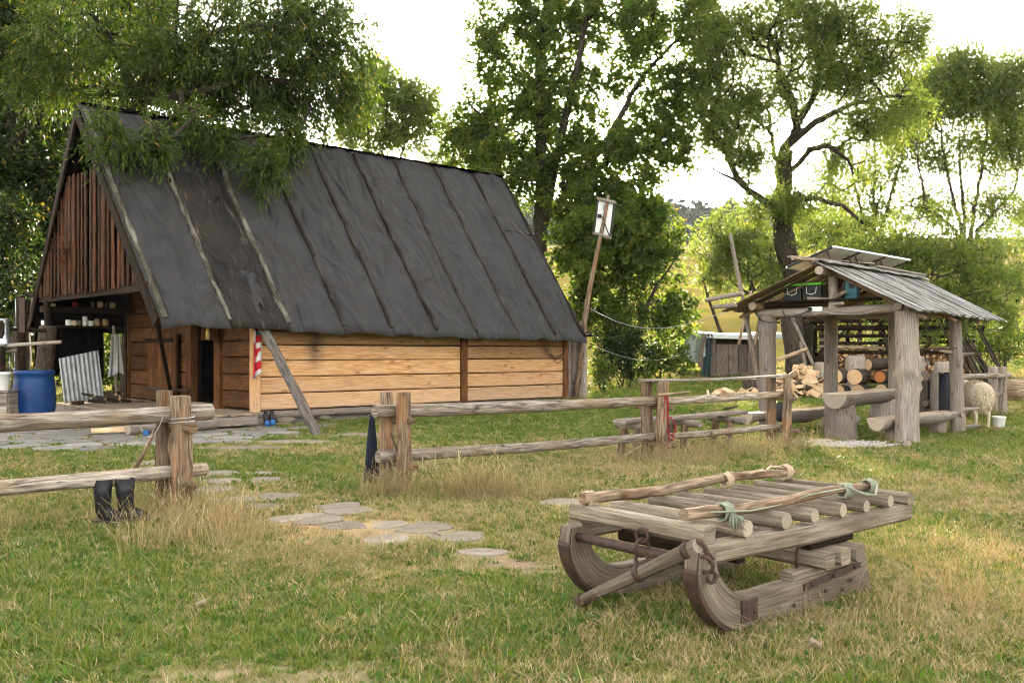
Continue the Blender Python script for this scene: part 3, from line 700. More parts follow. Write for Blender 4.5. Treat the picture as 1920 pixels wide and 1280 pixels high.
mug('mug', 'grey white mug alone at the left end of the lower shelf', SH(80), ZL, M['enamel'], .065, .12)
mug('mug', 'white enamel mug left of the cream one on the lower shelf', SH(126), ZL, M['enamel'], .07, .15)
mug('mug', 'cream mug right of the white one on the lower shelf', SH(136), ZL, M['cream'], .065, .14)
mug('jar', 'dark glass jar between cream mug and tall white pot', SH(146), ZL, M['glassjar'], .055, .15, jar=True, cat='jar')
mug('pot', 'tall white pot, tallest on the lower shelf', SH(157), ZL, M['enamel'], .06, .25, cat='pot')
mug('mug', 'small white mug between tall pot and brown jars', SH(168), ZL, M['enamel'], .06, .14)
mug('jar', 'round brown pottery jar beside the small white mug', SH(180), ZL, M['brownceramic'], .085, .19, jar=True, cat='jar')
mug('jar', 'round brown pottery jar at the right end of lower shelf', SH(195), ZL, M['brownceramic'], .088, .19, jar=True, cat='jar')
mug('mug', 'red mug in the middle of the upper shelf', SH(138), ZU, M['redenamel'], .06, .14)
mug('jar', 'dark jar right of the red mug on upper shelf', SH(171), ZU, M['glassjar'], .055, .15, jar=True, cat='jar')
mug('mug', 'cream mug with dark handle, left of two on upper shelf', SH(185), ZU, M['cream'], .07, .15)
mug('jar', 'slim dark jar between the two cream mugs', SH(197), ZU, M['glassjar'], .04, .14, jar=True, cat='jar')
mug('mug', 'cream mug at the right end of the upper shelf', SH(208), ZU, M['cream'], .067, .14)
mug('bowl', 'shallow yellowish bowl at the left end of upper shelf', SH(92), ZU, M['cream'], .12, .06, cat='bowl')

mb = MB(); r = .41
mb.lathe([(r*.9, 0), (r*.96, .03), (r*.98, .25), (r*1.03, .45), (r*1.03, .75), (r*.97, 1.0), (r*.93, 1.08), (r*.98, 1.10), (r*1.0, 1.16), (r*.96, 1.19), (r*.9, 1.18), (r*.9, .9), (r*.9, .5)], n=36)
tag(mb.build('barrel', M['blueplastic'], loc=(-10.25, 20.6, .02)), 'big blue plastic barrel standing before the porch', 'barrel')
crate = thing('wooden_chest', 'low wooden chest under the white bucket at the picture edge', 'chest', (-11.0, 20.0, .03), .1)
for k in range(3): MB().beam((-.7, -.35, .13+.24*k), (.6, -.35, .13+.24*k), .05, .225, rings=3, wob=.004).build('plank', M['greyplank'], crate)
for k in range(3): MB().beam((.6, -.3, .13+.24*k), (.6, .35, .13+.24*k), .05, .225).build('plank', M['greyplank'], crate)
MB().box((-.05, 0, .755), (1.36, .76, .04)).build('lid', M['greyplank'], crate)
bk = thing('bucket', 'white bucket standing on the wooden chest by the barrel', 'bucket', (-10.62, 20.0, .805))
MB().lathe([(.115, 0), (.12, .01), (.15, .33), (.165, .335), (.165, .37), (.15, .37), (.11, .03)], n=24).build('body', M['whiteplastic'], bk)
MB().lathe([(.168, .33), (.172, .345), (.172, .375), (.16, .38)], n=24).build('rim', M['whiteplastic'], bk)
# rack of poles at the left with its milk can
rack = thing('pole_rack', 'rough wooden drying rack of poles beside the blue barrel', 'rack', (-10.9, 21.0, 0))
PX = lambda x, y, Y: Vector(((x-960)/F*Y, Y, H+(HZ-y)/F*Y))
def rl(p, q, r0, r1=None, name='pole', mat='greylog', par=rack, o=Vector((-10.9, 21.0, 0)), **kw): return MB().log(Vector(p)-o, Vector(q)-o, r0, r1, **kw).build(name, [M[mat], M['end']], par)
rl(PX(41, 860, 21) * 1, PX(40, 555, 21), .09, .08, 'post', 'darkwood')
rl(PX(2, 840, 20.7), PX(4, 600, 20.9), .08, .07, 'post', 'darkwood')
rl(PX(-60, 652, 20.85), PX(115, 641, 20.95), .045, .04); rl(PX(-60, 662, 21.1), PX(45, 655, 21.1), .05, .045); rl(PX(-40, 613, 21.2), PX(85, 620, 21.3), .05, .045, mat='darkwood')
MB().box(PX(41, 590, 20.86)-Vector((-10.9, 21, 0)), (.13, .02, .75)).build('grill', M['iron'], rack)
can = thing('milk_can', 'dented silver milk can on the rack at the left edge', 'milk can', PX(6, 651, 20.96)+Vector((0, 0, 0)))
MB().lathe([(.10, .0), (.17, .01), (.19, .06), (.19, .13), (.16, .19), (.13, .3), (.12, .52), (.13, .6), (.13, .62), (.1, .62)], n=26).build('body', M['steel'], can)
MB().tube([(.13*math.cos(a), .13*math.sin(a), .6) for a in [i*PI/8 for i in range(17)]], .014, 6).build('rim', M['steel'], can)
for nm, lb, x, y0, y1 in (('ladle', 'metal ladle hanging left of the rack post', 18, 668, 705), ('ladle', 'long metal ladle hanging between the rack posts', 29, 560, 612), ('spoon', 'thin metal skimmer hanging above the white bucket', 27, 660, 690)):
    c = PX(x, y0, 21.05); d = PX(x, y1, 21.05); mb = MB(); mb.tube([c, (c+d)/2+Vector((.01, 0, 0)), d], .009, 5)
    mb.lathe([(.001, -.045), (.03, -.035), (.05, 0), (.045, 0), (.025, -.03), (.001, -.038)], d, 12)
    o = mb.build(nm, M['steel']); tag(o, lb, 'ladle' if nm == 'ladle' else 'skimmer')
# corrugated sheet, firewood, cloth inside the porch
cs = MB()
def corr(i, j):
    p0 = cw(-2.0, 6.25, .32); p1 = cw(-1.0, 6.35, .32); q = p0.lerp(p1, i)
    up = Vector((-.12, .30, 1.12+.16*i)); return q+up*j+Vector((-.16*j, 0, 0))+Vector((.4, -.5, 0)).normalized()*.02*math.sin(i*2*PI*9)+Vector((0, 0, .05*i))
cs.grid(corr, 72, 8); tag(cs.build('corrugated_sheet', M['tin'], solid=.004), 'grey corrugated sheet leaning behind the blue barrel', 'sheet')
for k in range(16):
    u, v = -1.35+R.uniform(-.25, .7), 6.1+R.uniform(-.15, .35); lv = k // 6
    a = R.uniform(-.5, .5)+PI*.9; L = R.uniform(.35, .6); c = cw(u, v, .36+lv*.085); r_ = R.uniform(.03, .055)
    d = Vector((math.cos(a), math.sin(a), R.uniform(-.04, .12)))*L/2
    o = MB().log(-d, d, r_, r_*.9, n=7, rings=3, wob=.15, capmi=1).build('firewood_stick', [M['bark'], M['endfresh']], loc=c)
    tag(o, 'bark covered stick in the small firewood heap on the porch deck', 'firewood', 'sticks heaped on the porch deck')
o = MB().log(cw(-.75, 6.0, .42), cw(-.1, 5.6, .34), .03, .025, n=7).build('long_stick', [M['pole'], M['end']]); tag(o, 'long pale stick lying across the porch firewood heap', 'stick')
o = MB().log((0, 0, 0), (.0, 0, .10), .16, .15, n=14, rings=3, capmi=1).build('wood_round', [M['bark'], M['endfresh']], loc=cw(-1.85, 5.7, .31)); tag(o, 'thin round wood slice lying on the porch deck', 'wood round')
def drape(p_top, w, h, folds, amp, mat, name, label, cat, axis=Vector((1, 0, 0)), nrm=Vector((0, -1, 0)), taper=.0, nu=18, nv=20, sd=0, hem=.05, kind_mats=None):
    o0 = Vector(p_top)
    def fn(i, j):
        ww = w*(1-taper+2*taper*j*.9) if taper else w
        x = (i-.5)*ww; f = math.sin(i*folds*2*PI+sd)*amp*(.3+.7*j)+.4*amp*math.sin(i*folds*4.3*PI+sd*2+j*2)
        return axis*x+nrm*f+Vector((0, 0, -h*j-hem*math.sin(i*5+sd)*j))
    ob = MB().grid(fn, nu, nv, su=w, sv=h).build(name, kind_mats or mat, loc=o0, solid=.008)
    return tag(ob, label, cat)
UV_ = Vector((.745, .667, 0)); VV_ = Vector((-.667, .745, 0))
tp = MB(); drape(cw(-.62, 6.6, 2.05), .32, 1.05, 2, .05, M['greycloth'], 'hanging_cloth', 'pale cloth hanging from a post inside the porch', 'cloth', UV_, -VV_, .3, sd=1)
o = MB().log(cw(-.55, 6.7, .3), cw(-.62, 6.75, 2.3), .045, .04, n=7).build('thin_post', [M['greylog'], M['end']]); tag(o, 'thin grey post carrying the pale cloth in the porch', 'post')
o = MB().log(PX(76, 790, 22.4), PX(90, 612, 22.6), .24, .2, n=14, rings=7, wob=.15).build('slanted_post', [M['bark'], M['end']]); tag(o, 'thick rough trunk leaning beside the porch shelves', 'trunk')
# towel with red, white and grey patches
m, n, l, b = newmat('patchwork_towel'); uv = n.new('ShaderNodeTexCoord').outputs['UV']
vo = n.new('ShaderNodeTexVoronoi'); vo.distance = 'CHEBYCHEV'; l.new(mapping(n, l, uv, (7, 6, 1)), vo.inputs['Vector']); vo.inputs['Scale'].default_value = 1
cr = ramp(n, [(0, (.42, .012, .02)), (.55, (.62, .58, .55)), (.78, (.07, .10, .16)), (.9, (.45, .02, .025))], 'CONSTANT'); l.new(n_sep(n, l, vo.outputs['Color']), cr.inputs[0])
l.new(cr.outputs[0], b.inputs['Base Color']); b.inputs['Roughness'].default_value = .95; bump(n, l, noise(n, l, uv, 120, 2), .4, .004, b); M['towel'] = m
drape(cw(-.06, -.18, 2.10), .20, 1.0, 1.8, .07, m, 'towel', 'red, white and grey towel hanging at the cabin corner', 'towel', UV_, -VV_, .12, sd=.6, hem=.06)
box = thing('wall_box', 'small open wooden box fixed on the door post', 'shelf box', cw(-.08, 1.85, 1.88), RC)
for a, c, w_, h_ in (((-.12, -.2, 0), (-.12, .2, 0), .2, .025), ((-.12, -.2, .34), (-.12, .2, .34), .2, .025)): MB().beam(a, c, w_, h_).build('shelf', M['honeydark'], box)
for y in (-.2, .2): MB().beam((-.12, y, .0), (-.12, y, .35), .2, .022, (0, 1, 0)).build('side_panel', M['honeydark'], box)
MB().beam((-.02, -.2, .17), (-.02, .2, .17), .02, .34).build('back_panel', M['honey'], box)
def bottle(name, label, u, v, z, mat, r=.035, h=.22):
    t = thing(name, label, 'bottle', cw(u, v, z), RC)
    MB().lathe([(r*.9, 0), (r, .01), (r, h*.55), (r*.8, h*.72), (r*.35, h*.85), (r*.35, h*.93)], n=14).build('body', mat, t)
    MB().lathe([(r*.42, h*.9), (r*.42, h), (r*.2, h*1.01)], n=10).build('cap', M['yellowplastic'], t)
bottle('bottle', 'tall yellow bottle in the small wall box', -.22, 1.90, 1.895, M['yellowplastic'], .045, .27)
bottle('bottle', 'squat pale bottle beside the yellow one in the wall box', -.22, 1.74, 1.895, M['cream'], .045, .2)
# grey prop pole
tp_, bt = cw(-.03, -.38, 2.12), Vector((-3.75, 18.6, -.03))
o = MB(5).beam(bt, tp_, .19, .13, (0, -1, .3), ch=.045, rings=9, wob=.012, capmi=1).build('prop_pole', [M['propwood'], M['end']])
tag(o, 'grey slab of timber leaning from the lawn against the cabin eave', 'prop')
# clogs on the sill
def clog(loc, rz, label):
    t = thing('clog', label, 'clog', loc, rz, 'pair of clogs by the cabin wall')
    mb = MB(); out = []
    for k in range(9):
        q = k/8; w = .05*(1+.25*math.sin(PI*q))*(1 if q < .85 else 1-(q-.85)*3.5); hgt = .05+.05*math.sin(PI*min(1, q*1.3)); c = Vector((0, -.06-.05*q, .02+.28*(1-q)))
        out.append([c+Vector((math.cos(a)*w, math.sin(a)*hgt*.6, math.sin(a)*.02)) for a in [2*PI*i/12 for i in range(12)]])
    mb.loft(out); mb.build('upper', M['rubber'], t)
    mb = MB(); mb.loft([[c_+Vector((math.cos(a)*w, math.sin(a)*hh, 0)) for a in [2*PI*i/12 for i in range(12)]] for c_, w, hh in ((Vector((0, -.135, .0)), .035, .02), (Vector((0, -.135, .04)), .058, .036), (Vector((0, -.125, .11)), .052, .032), (Vector((0, -.11, .14)), .03, .02))]); mb.build('toe', M['bluebright'], t)
clog(cw(.12, -.16, .02), RC, 'left of two black clogs with blue toes by the wall'); clog(cw(.27, -.17, .03), RC-.2, 'right of two black clogs with blue toes by the wall')
# log ends, planks by the deck
o = MB(8).log(cw(-2.9, -.5, .16), cw(-1.1, -.45, .16), .15, .13, n=12, capmi=1).build('short_log', [M['greylog'], M['end']]); tag(o, 'thick grey log lying along the front of the porch deck', 'log')
o = MB(9).beam(cw(-3.4, .0, .1), cw(-2.55, -.35, .12), .12, .09, wob=.01, rings=3).build('split_log', [M['freshwood']]); tag(o, 'orange brown split log beside the porch deck', 'split log')
# dried plant hanging on the gable
mb = MB()
for k in range(90):
    c = Vector((-2.36, 5.0, 3.95)); a = R.uniform(0, 6.28); e = R.uniform(.1, .55); d = Vector((R.uniform(-.15, 0), math.cos(a)*e, math.sin(a)*e*1.2))
    mb.tube([c, c+d*.5+Vector((-.03, R.uniform(-.08, .08), .03)), c+d+Vector((0, 0, -.08))], [.006, .005, .003], 3)
    if k % 2: mb.tube([c+d*.8, c+d*.8+Vector((-.02, .02, -.03))], [.02, .006], 4)
o = mb.build('dried_bunch', M['deadplant'], loc=(-5.5, 20.6, 0), rz=RC); tag(o, 'dried brown bunch of twigs hanging on the gable boards', 'dried bunch')
# ------------------------------------------------------------------ rail fence (local x runs along the rails)
FO = Vector((-3.3, 9.4, 0))
def fw_(t, s=0, z=0): return Vector((FO.x+.745*t-.667*s, FO.y+.667*t+.745*s, z))
def plog(par, name, p, q, r0, r1=None, mat='post', **kw): return MB().log(p, q, r0, r1, **kw).build(name, [M[mat], M['end']], par)
def fence(name, label, o, posts, rails, pegs, tops=()):
    t = thing(name, label, 'fence', o, RC)
    for x, y, h, r in posts: plog(t, 'post', (x+R.uniform(-.02, .02), y, -.15), (x+R.uniform(-.025, .025), y+R.uniform(-.02, .02), h), r*1.05, r*.95, n=12, rings=9, wob=.09, knots=7, bend=.012)
    for x0, z0, x1, z1, r0, r1 in rails: plog(t, 'rail', (x0, R.uniform(-.01, .01), z0), (x1, R.uniform(-.01, .01), z1), r0, r1, 'rail', n=14, rings=16, wob=.06, knots=9, bend=.02)
    for x, y0, y1, z, r in pegs: plog(t, 'peg', (x, y0, z), (x+R.uniform(-.03, .03), y1, z+R.uniform(-.02, .02)), r, r*.9, n=9, rings=4, wob=.1)
    for x0, x1, z in tops: MB().beam((x0, 0, z), (x1, 0, z+.01), .24, .035, rings=9, wob=.004, bend=.025).build('top_board', M['greyplank'], t)
    return t
fl = fence('rail_fence', 'two rail log fence with the black boots, left of the gap', FO,
           [(0, -.16, 1.18, .095), (-.04, .19, 1.22, .08), (-3.4, -.16, 1.2, .1), (-3.4, .15, 1.2, .1)],
           [(-4.6, 1.0, .38, 1.0, .085, .076), (-4.6, .42, .32, .43, .075, .068)],
           [(.02, -.38, .30, .875, .055), (.02, -.36, .30, .32, .05)])
fm = fence('rail_fence', 'long two rail log fence with the red halter hanging on it', FO+Vector((2.62*.745, 2.62*.667, 0)),
           [(.0, -.16, 1.14, .085), (-.04, .16, 1.14, .085), (4.68, -.15, 1.17, .095), (4.68, .17, 1.17, .09), (7.95, -.14, 1.17, .075), (7.95, .17, 1.17, .08)],
           [(-.30, .925, 4.85, .885, .078, .066), (-.25, .40, 4.85, .35, .07, .06), (4.45, .87, 8.15, .885, .062, .056), (4.45, .345, 8.15, .335, .056, .05)],
           [(.02, -.3, .32, .815, .042), (.02, -.36, .30, .30, .04), (4.7, -.30, .42, .79, .04), (4.7, -.34, .36, .25, .05), (7.97, -.32, .34, .81, .035), (7.97, -.38, .34, .27, .04)],
           tops=[(4.42, 8.22, 1.19)])
# bench behind the far bay
be = thing('plank_bench', 'narrow grey plank bench close behind the long fence', 'bench', fw_(7.2, .55), RC)
MB().beam((-.1, 0, .55), (3.1, .02, .56), .26, .07, rings=7, wob=.006, bend=.01, ch=.02).build('seat', [M['greyplank']], be)
for x in (.2, 1.35, 2.55):
    plog(be, 'crosspiece', (x, -.42, .46), (x, .32, .47), .06, .055, 'greylog')
    plog(be, 'leg', (x-.12, -.16, -.1), (x, -.12, .43), .065, .06); plog(be, 'leg', (x-.05, .22, -.1), (x, .16, .43), .065, .06)
o = MB().beam(fw_(9.9, .62, .63), fw_(10.15, .58, .66), .09, .025, wob=.006, rings=3).build('bark_strip', M['bark']); tag(o, 'dark strip of bark lying on the plank bench', 'bark')
# boots under the left fence
def boot(loc, rz, label, h=.40):
    t = thing('rubber_boot', label, 'boot', loc, rz, 'rubber boots under the fence rail')
    mb = MB(); secs = []
    spine = [((.19, 0, .055), .045, .045, 90), ((.14, 0, .065), .052, .055, 85), ((.07, 0, .075), .05, .07, 72), ((.015, 0, .10), .05, .085, 45), ((0, 0, .15), .062, .075, 10), ((0, 0, .2), .068, .074, 0), ((-.005, 0, .28), .078, .08, 0), ((-.005, 0, h), .083, .09, 0)]
    n_ = 16
    for (c, w, d, tilt) in spine:
        a = math.radians(tilt); ax = Vector((math.cos(a), 0, math.sin(a)))
        secs.append([Vector(c)+ax*math.cos(2*PI*k/n_)*d+Vector((0, 1, 0))*math.sin(2*PI*k/n_)*w for k in range(n_)])
    secs.append([Vector((-.005, 0, h))+(Vector(p)-Vector((-.005, 0, h)))*.92 for p in secs[-1]])
    secs.append([Vector((0, 0, .2))+(Vector(p)-Vector((0, 0, .2)))*.9 for p in secs[5]])
    mb.loft(secs, caps=True); mb.build('shaft', M['rubber'], t)
    mb = MB(); ol = [(-.085, -.045), (-.06, -.05), (0, -.042), (.08, -.055), (.16, -.052), (.215, -.03), (.23, 0), (.215, .03), (.16, .052), (.08, .055), (0, .042), (-.06, .05), (-.085, .04)]
    mb.loft([[(x, y, 0) for x, y in ol], [(x*1.01, y*1.05, .012) for x, y in ol], [(x, y, .035) for x, y in ol]], sm=False); mb.build('sole', M['rubber'], t)
boot(Vector((-3.80, 8.92, g1(-3.78, 8.92)+.01)), -.1, 'left black rubber boot under the lower fence rail', .41)
boot(Vector((-3.615, 8.98, g1(-3.6, 9)+.01)), .05, 'right black rubber boot under the lower fence rail', .41)
o = MB().log(PX(252, 882, 9.75), PX(312, 758, 9.55), .022, .016, n=7, bend=.01).build('walking_stick', [M['pole'], M['end']]); tag(o, 'thin brown stick leaning between the left fence rails', 'stick')
drape(fw_(.13, -.0, .93), .10, .66, 1, .02, M['beigecloth'], 'rag', 'beige rag hanging behind the left fence post', 'rag', Vector((1, 0, 0)), Vector((0, -1, 0)), .12, sd=2)
mb = MB(); pts = []
for i in range(40):
    a = i/39*2*PI*2.3; pts.append(fw_(0, -.16, 0)+Vector((math.cos(a)*.118, math.sin(a)*.118, .90+.0022*i)))
mb.tube(pts, .0045, 4); mb.tube([PX(345, 768, 9.3), PX(352, 760, 9.3), PX(338, 756, 9.3), PX(340, 775, 9.3)], .004, 4)
a_, b_ = PX(258, 790, 9.22), PX(306, 782, 9.22); mb.tube([a_.lerp(b_, i/14)+Vector((0, 0, -.17*math.sin(PI*i/14))) for i in range(15)], .004, 4)
wi = thing('wire_loop', 'thin wire wound round the left fence post', 'wire', FO); 
for p in range(len(mb.v)): mb.v[p] = tuple(Vector(mb.v[p])-FO)
mb.build('strand', M['wire'], wi); MB().box(PX(274, 811, 9.2)-FO, (.05, .03, .05)).build('clip', M['bluebright'], wi)
# navy bag on the middle post, red halter, stick
mb = MB()
def bag(i, j):
    a = i*2*PI; w = .03+.11*j**.8; return Vector((math.cos(a)*w*.75-.02, math.sin(a)*w*.45, -.78*j-.03*math.sin(3*a)*j))
mb.grid(bag, 20, 12); o = mb.build('cloth_bag', M['navycloth'], loc=fw_(2.52, .32, .86), rz=RC, solid=.006); tag(o, 'navy cloth bag hanging at the near post of the long fence', 'bag')
o = MB().beam(PX(733, 812, 11.0), PX(748, 855, 10.95), .02, .02).build('rusty_rod', M['iron']); tag(o, 'rusty rod stuck between the posts of the long fence', 'rod')
ha = thing('halter', 'red horse halter hanging on the long fence', 'halter', PX(1247, 737, 14.1))
hp = lambda x, y: PX(x, y, 14.08)-PX(1247, 737, 14.1)
MB().log(hp(1234, 740), hp(1294, 735), .022, .018, n=7, bend=.008).build('peg', M['pole'], ha)
for pts in ([(1247, 737), (1246, 760), (1244, 790), (1241, 812), (1240, 832)], [(1250, 738), (1253, 760), (1252, 785), (1254, 812)], [(1244, 785), (1258, 782), (1266, 795), (1267, 808), (1258, 816), (1248, 806), (1244, 795)], [(1240, 832), (1252, 834), (1260, 828), (1262, 815)], [(1254, 812), (1255, 832), (1250, 845)], [(1252, 788), (1245, 800), (1242, 830)]):
    MB().tube([hp(*p)+Vector((0, R.uniform(-.02, .01), 0)) for p in pts], .014, 5).build('strap', M['red'], ha)
MB().tube([hp(1252, 800)+Vector((math.cos(a)*.03, -.01, math.sin(a)*.03)) for a in [i*PI/6 for i in range(13)]], .006, 5).build('ring', M['iron'], ha)
o = MB().log(PX(1150, 868, 13.9), PX(1203, 834, 14.3), .022, .018, n=7).build('fallen_stick', [M['pole'], M['end']]); tag(o, 'brown stick leaning at the foot of the middle fence post', 'stick')
# ------------------------------------------------------------------ timber sled (local x to its rear, y to the far runner)
SL = Vector((1.285, 5.54, 0)); RS = math.atan2(.651, .759)
sled = thing('timber_sled', 'old wooden horse sled with curved runners on the dry grass', 'sled', SL, RS)
def runner(y, flip):
    mb = MB(); T = .105
    bot = [(-.385, .50), (-.40, .42), (-.385, .32), (-.335, .22), (-.25, .12), (-.13, .04), (0, .005), (.3, .0), (.8, .0), (1.2, .0), (1.44, .005)]
    top = [(-.225, .50), (-.225, .44), (-.20, .36), (-.15, .30), (-.075, .245), (.03, .21), (.16, .20), (.36, .205), (.8, .205), (1.2, .205), (1.36, .26)]
    def dense(pts):
        o_ = []
        for k in range(len(pts)-1):
            p0, p1, p2, p3 = pts[max(k-1, 0)], pts[k], pts[k+1], pts[min(k+2, len(pts)-1)]
            for q in (0, .33, .67): o_.append(tuple(.5*(2*p1[a]+(p2[a]-p0[a])*q+(2*p0[a]-5*p1[a]+4*p2[a]-p3[a])*q*q+(3*p1[a]-p0[a]-3*p2[a]+p3[a])*q**3) for a in (0, 1)))
        return o_+[pts[-1]]
    bot, top = dense(bot), dense(top)
    out = []
    for (bx, bz), (tx, tz) in zip(bot, top):
        a, c = Vector((bx, y, bz)), Vector((tx, y, tz)); ch = .012; d = (c-a).normalized()
        out.append([a+Vector((0, -T/2+ch, 0)), a+Vector((0, -T/2, 0))+d*ch, c+Vector((0, -T/2, 0))-d*ch, c+Vector((0, -T/2+ch, 0)), c+Vector((0, T/2-ch, 0)), c+Vector((0, T/2, 0))-d*ch, a+Vector((0, T/2, 0))+d*ch, a+Vector((0, T/2-ch, 0))])
    mb.loft(out, sm=False); ro = mb.build('runner', M['sledwood'], sled)
    mb = MB(); o2 = []
    for k, (bx, bz) in enumerate(bot):
        p, q = Vector(bot[max(k-1, 0)]), Vector(bot[min(k+1, len(bot)-1)]); d = (q-p).normalized(); nn = Vector((-d.y, d.x)); nn = nn if nn.y < 0 or (abs(nn.y) < .2 and nn.x < 0) else -nn
        a = Vector((bx, y, bz)); e = Vector((nn.x, 0, nn.y))
        o2.append([a+Vector((0, -T/2+.004, 0))+e*.001, a+Vector((0, -T/2+.004, 0))+e*.014, a+Vector((0, T/2-.004, 0))+e*.014, a+Vector((0, T/2-.004, 0))+e*.001])
    mb.loft(o2, sm=False); mb.build('iron_shoe', M['iron'], ro)
    s = -1 if not flip else 1; fy = y+s*(T/2+.006)
    MB().box((.06, fy, .115), (.15, .014, .13)).build('iron_plate', M['iron'], ro)
    MB().beam((.62, fy, .155), (1.28, fy, .205), .012, .045, (0, 0, 1)).build('iron_strap', M['iron'], ro)
    for x, z in ((-.25, .36), (.03, .13), (.1, .10), (.7, .165), (.95, .18), (1.2, .2), (.85, .1), (1.05, .075), (1.15, .12), (.5, .07)):
        MB().lathe([(.013, 0), (.014, .004), (.008, .012)], n=8).build('bolt', M['iron'], ro).matrix_local = Matrix.Translation((x, fy+s*.006, z)) @ Matrix.Rotation(PI/2 if s < 0 else -PI/2, 4, 'X')
    MB().beam((.52, y, .228), (1.28, y, .235), .10, .055, ch=.012, rings=3, wob=.004).build('riser_block', M['sledwood'], ro)
runner(0, False); runner(1.0, True)
for x in (.80, .98, 1.16):
    MB().beam((x, -.13, .305), (x, 1.13, .305), .115, .105, ch=.02, rings=4, wob=.006, capmi=0).build('bolster_beam', [M['sledwood']], sled)
for y in (.02, .98):
    MB().tube([(.66, y, .25), (.665, y, .36), (.70, y, .395), (1.0, y, .40), (1.3, y, .395)], .013, 6).build('iron_bracket', M['iron'], sled)
    MB().beam((.75, y, .385), (1.25, y, .39), .09, .05).build('bolster_block', M['darkwood'], sled)
MB().beam((.1, .03, .40), (.1, .97, .40), .08, .07).build('under_beam', M['darkwood'], sled)
MB().beam((.5, .45, .41), (.5, .55, .32), .3, .1).build('iron_box', M['iron'], sled)
MB().tube([(-.33, .0, .43), (-.33, 1.0, .44)], .03, 10).build('draw_bar', M['iron'], sled)
for y in (.01, 1.0):
    MB(int(y*10+3)).beam((-.30, y, .475), (2.0, y, .47), .12, .115, ch=.02, rings=10, wob=.006, bend=.01).build('side_beam', [M['sledwood']], sled)
MB().beam((-.27, -.03, .583), (-.27, 1.04, .588), .105, .10, ch=.016, rings=5, wob=.005).build('front_crossbar', [M['sledwood']], sled)
MB().beam((1.98, -.05, .565), (1.98, 1.05, .57), .09, .08, ch=.014, rings=5, wob=.005).build('rear_crossbar', [M['sledwood']], sled)
for x, r in ((.06, .05), (.45, .052), (.76, .049), (1.09, .047), (1.38, .043), (1.70, .045)):
    MB().log((x, -.05, .53+r), (x+R.uniform(-.04, .04), 1.04, .53+r), r, r*.9, n=14, rings=6, wob=.07, capmi=1, knots=3).build('slat', [M['sledwood'], M['end']], sled)
def wavy(y, x0, x1, z, r, sd):
    rr = random.Random(sd); pts = []; rad = []
    for i in range(19):
        t = i/18; pts.append((x0+(x1-x0)*t, y+.02*math.sin(t*7+sd)+rr.uniform(-.004, .004), z+.012*math.sin(t*9+sd*2)+rr.uniform(-.003, .003))); rad.append(r*(1.12-.3*t)*(1+.12*(rr.random() < .25)))
    return MB().tube(pts, rad, 11).build('side_pole', [M['pole']], sled)
wavy(.10, -.32, 1.80, .672, .032, 1); wavy(.93, -.33, 2.0, .672, .034, 4)
def lash(x, y, r, mat, z=.672, turns=3, name='rope_lashing'):
    pts = [(x+.012*(i/24*turns-turns/2), y+math.cos(i/24*turns*2*PI)*r, z+math.sin(i/24*turns*2*PI)*r-(.015 if math.sin(i/24*turns*2*PI) < 0 else 0)) for i in range(25*turns//2*2//turns+24)]
    MB().tube(pts, .0085, 5).build(name, mat, sled)
lash(-.27, .93, .046, M['rope']); lash(1.15, .93, .042, M['rope']); lash(1.9, .93, .05, M['rope'], turns=3)
lash(.02, .10, .044, M['greenrope']); lash(1.34, .10, .042, M['greenrope'], turns=4); lash(1.66, .10, .042, M['greenrope'])
MB().tube([(1.15+.8*i/10, .93+.05*math.sin(i), .70+.015*math.sin(i*1.7)) for i in range(11)], .011, 5).build('rope_tail', M['rope'], sled)
MB().tube([(1.34, .06, .69), (1.45, .0, .64), (1.55, -.02, .63), (1.66, .03, .68)], .008, 5).build('cord_tail', M['greenrope'], sled)
MB().tube([(-.15, .06, .685), (.2, .03, .66), (.5, .06, .655), (.85, .05, .69), (1.3, .06, .69)], .006, 5).build('cord_tail', M['greenrope'], sled)
mb = MB()
for k in range(70):
    a = R.uniform(0, 6.28); e = R.uniform(.03, .08); mb.tube([(.03, .04, .665), (.03+math.cos(a)*e*.6, .04+math.sin(a)*e*.5-.03, .64), (.03+math.cos(a)*e, .02+math.sin(a)*e*.6-.03, .56+R.uniform(0, .05))], [.003, .003, .002], 3)
mb.build('frayed_knot', M['greenrope'], sled)
MB().tube([(.16, .1, .535), (.5, .3, .52), (.9, .6, .53), (1.1, .8, .525)], .016, 6).build('blue_strap', M['bluebright'], sled)
# draught pole hinged at the near runner
mi_ = Matrix.Rotation(-RS, 3, 'Z')
e0 = mi_ @ (Vector((.42, 6.0, .045))-SL); e1 = Vector((-.36, -.02, .53))
sh = MB(4).log(e0, e1, .032, .046, n=14, rings=9, wob=.05, capmi=1).build('draught_pole', [M['sledwood'], M['end']], sled)
for q in (.02, .54, .93):
    c = e0.lerp(e1, q); d = (e1-e0).normalized(); s, t = ortho(d); rr_ = .036+.014*q
    MB().loft([[c+d*dx+(s*math.cos(2*PI*i/14)+t*math.sin(2*PI*i/14))*rr_*1.12 for i in range(14)] for dx in (-.02, .02)]).build('iron_band', M['iron'], sh)
def ring(c, r, ax, name, thick=.011):
    s, t = ortho(Vector(ax)); MB().tube([Vector(c)+(s*math.cos(2*PI*i/16)+t*math.sin(2*PI*i/16))*r for i in range(17)], thick, 6, caps=False).build(name, M['iron'], sled)
pc = e0.lerp(e1, .56); ring(pc+Vector((0, 0, .07)), .04, (1, .3, 0), 'chain_link'); ring(pc+Vector((0, .0, .145)), .05, (.2, 1, 0), 'chain_link'); ring(pc+Vector((0, 0, .215)), .04, (1, .2, .1), 'chain_link')
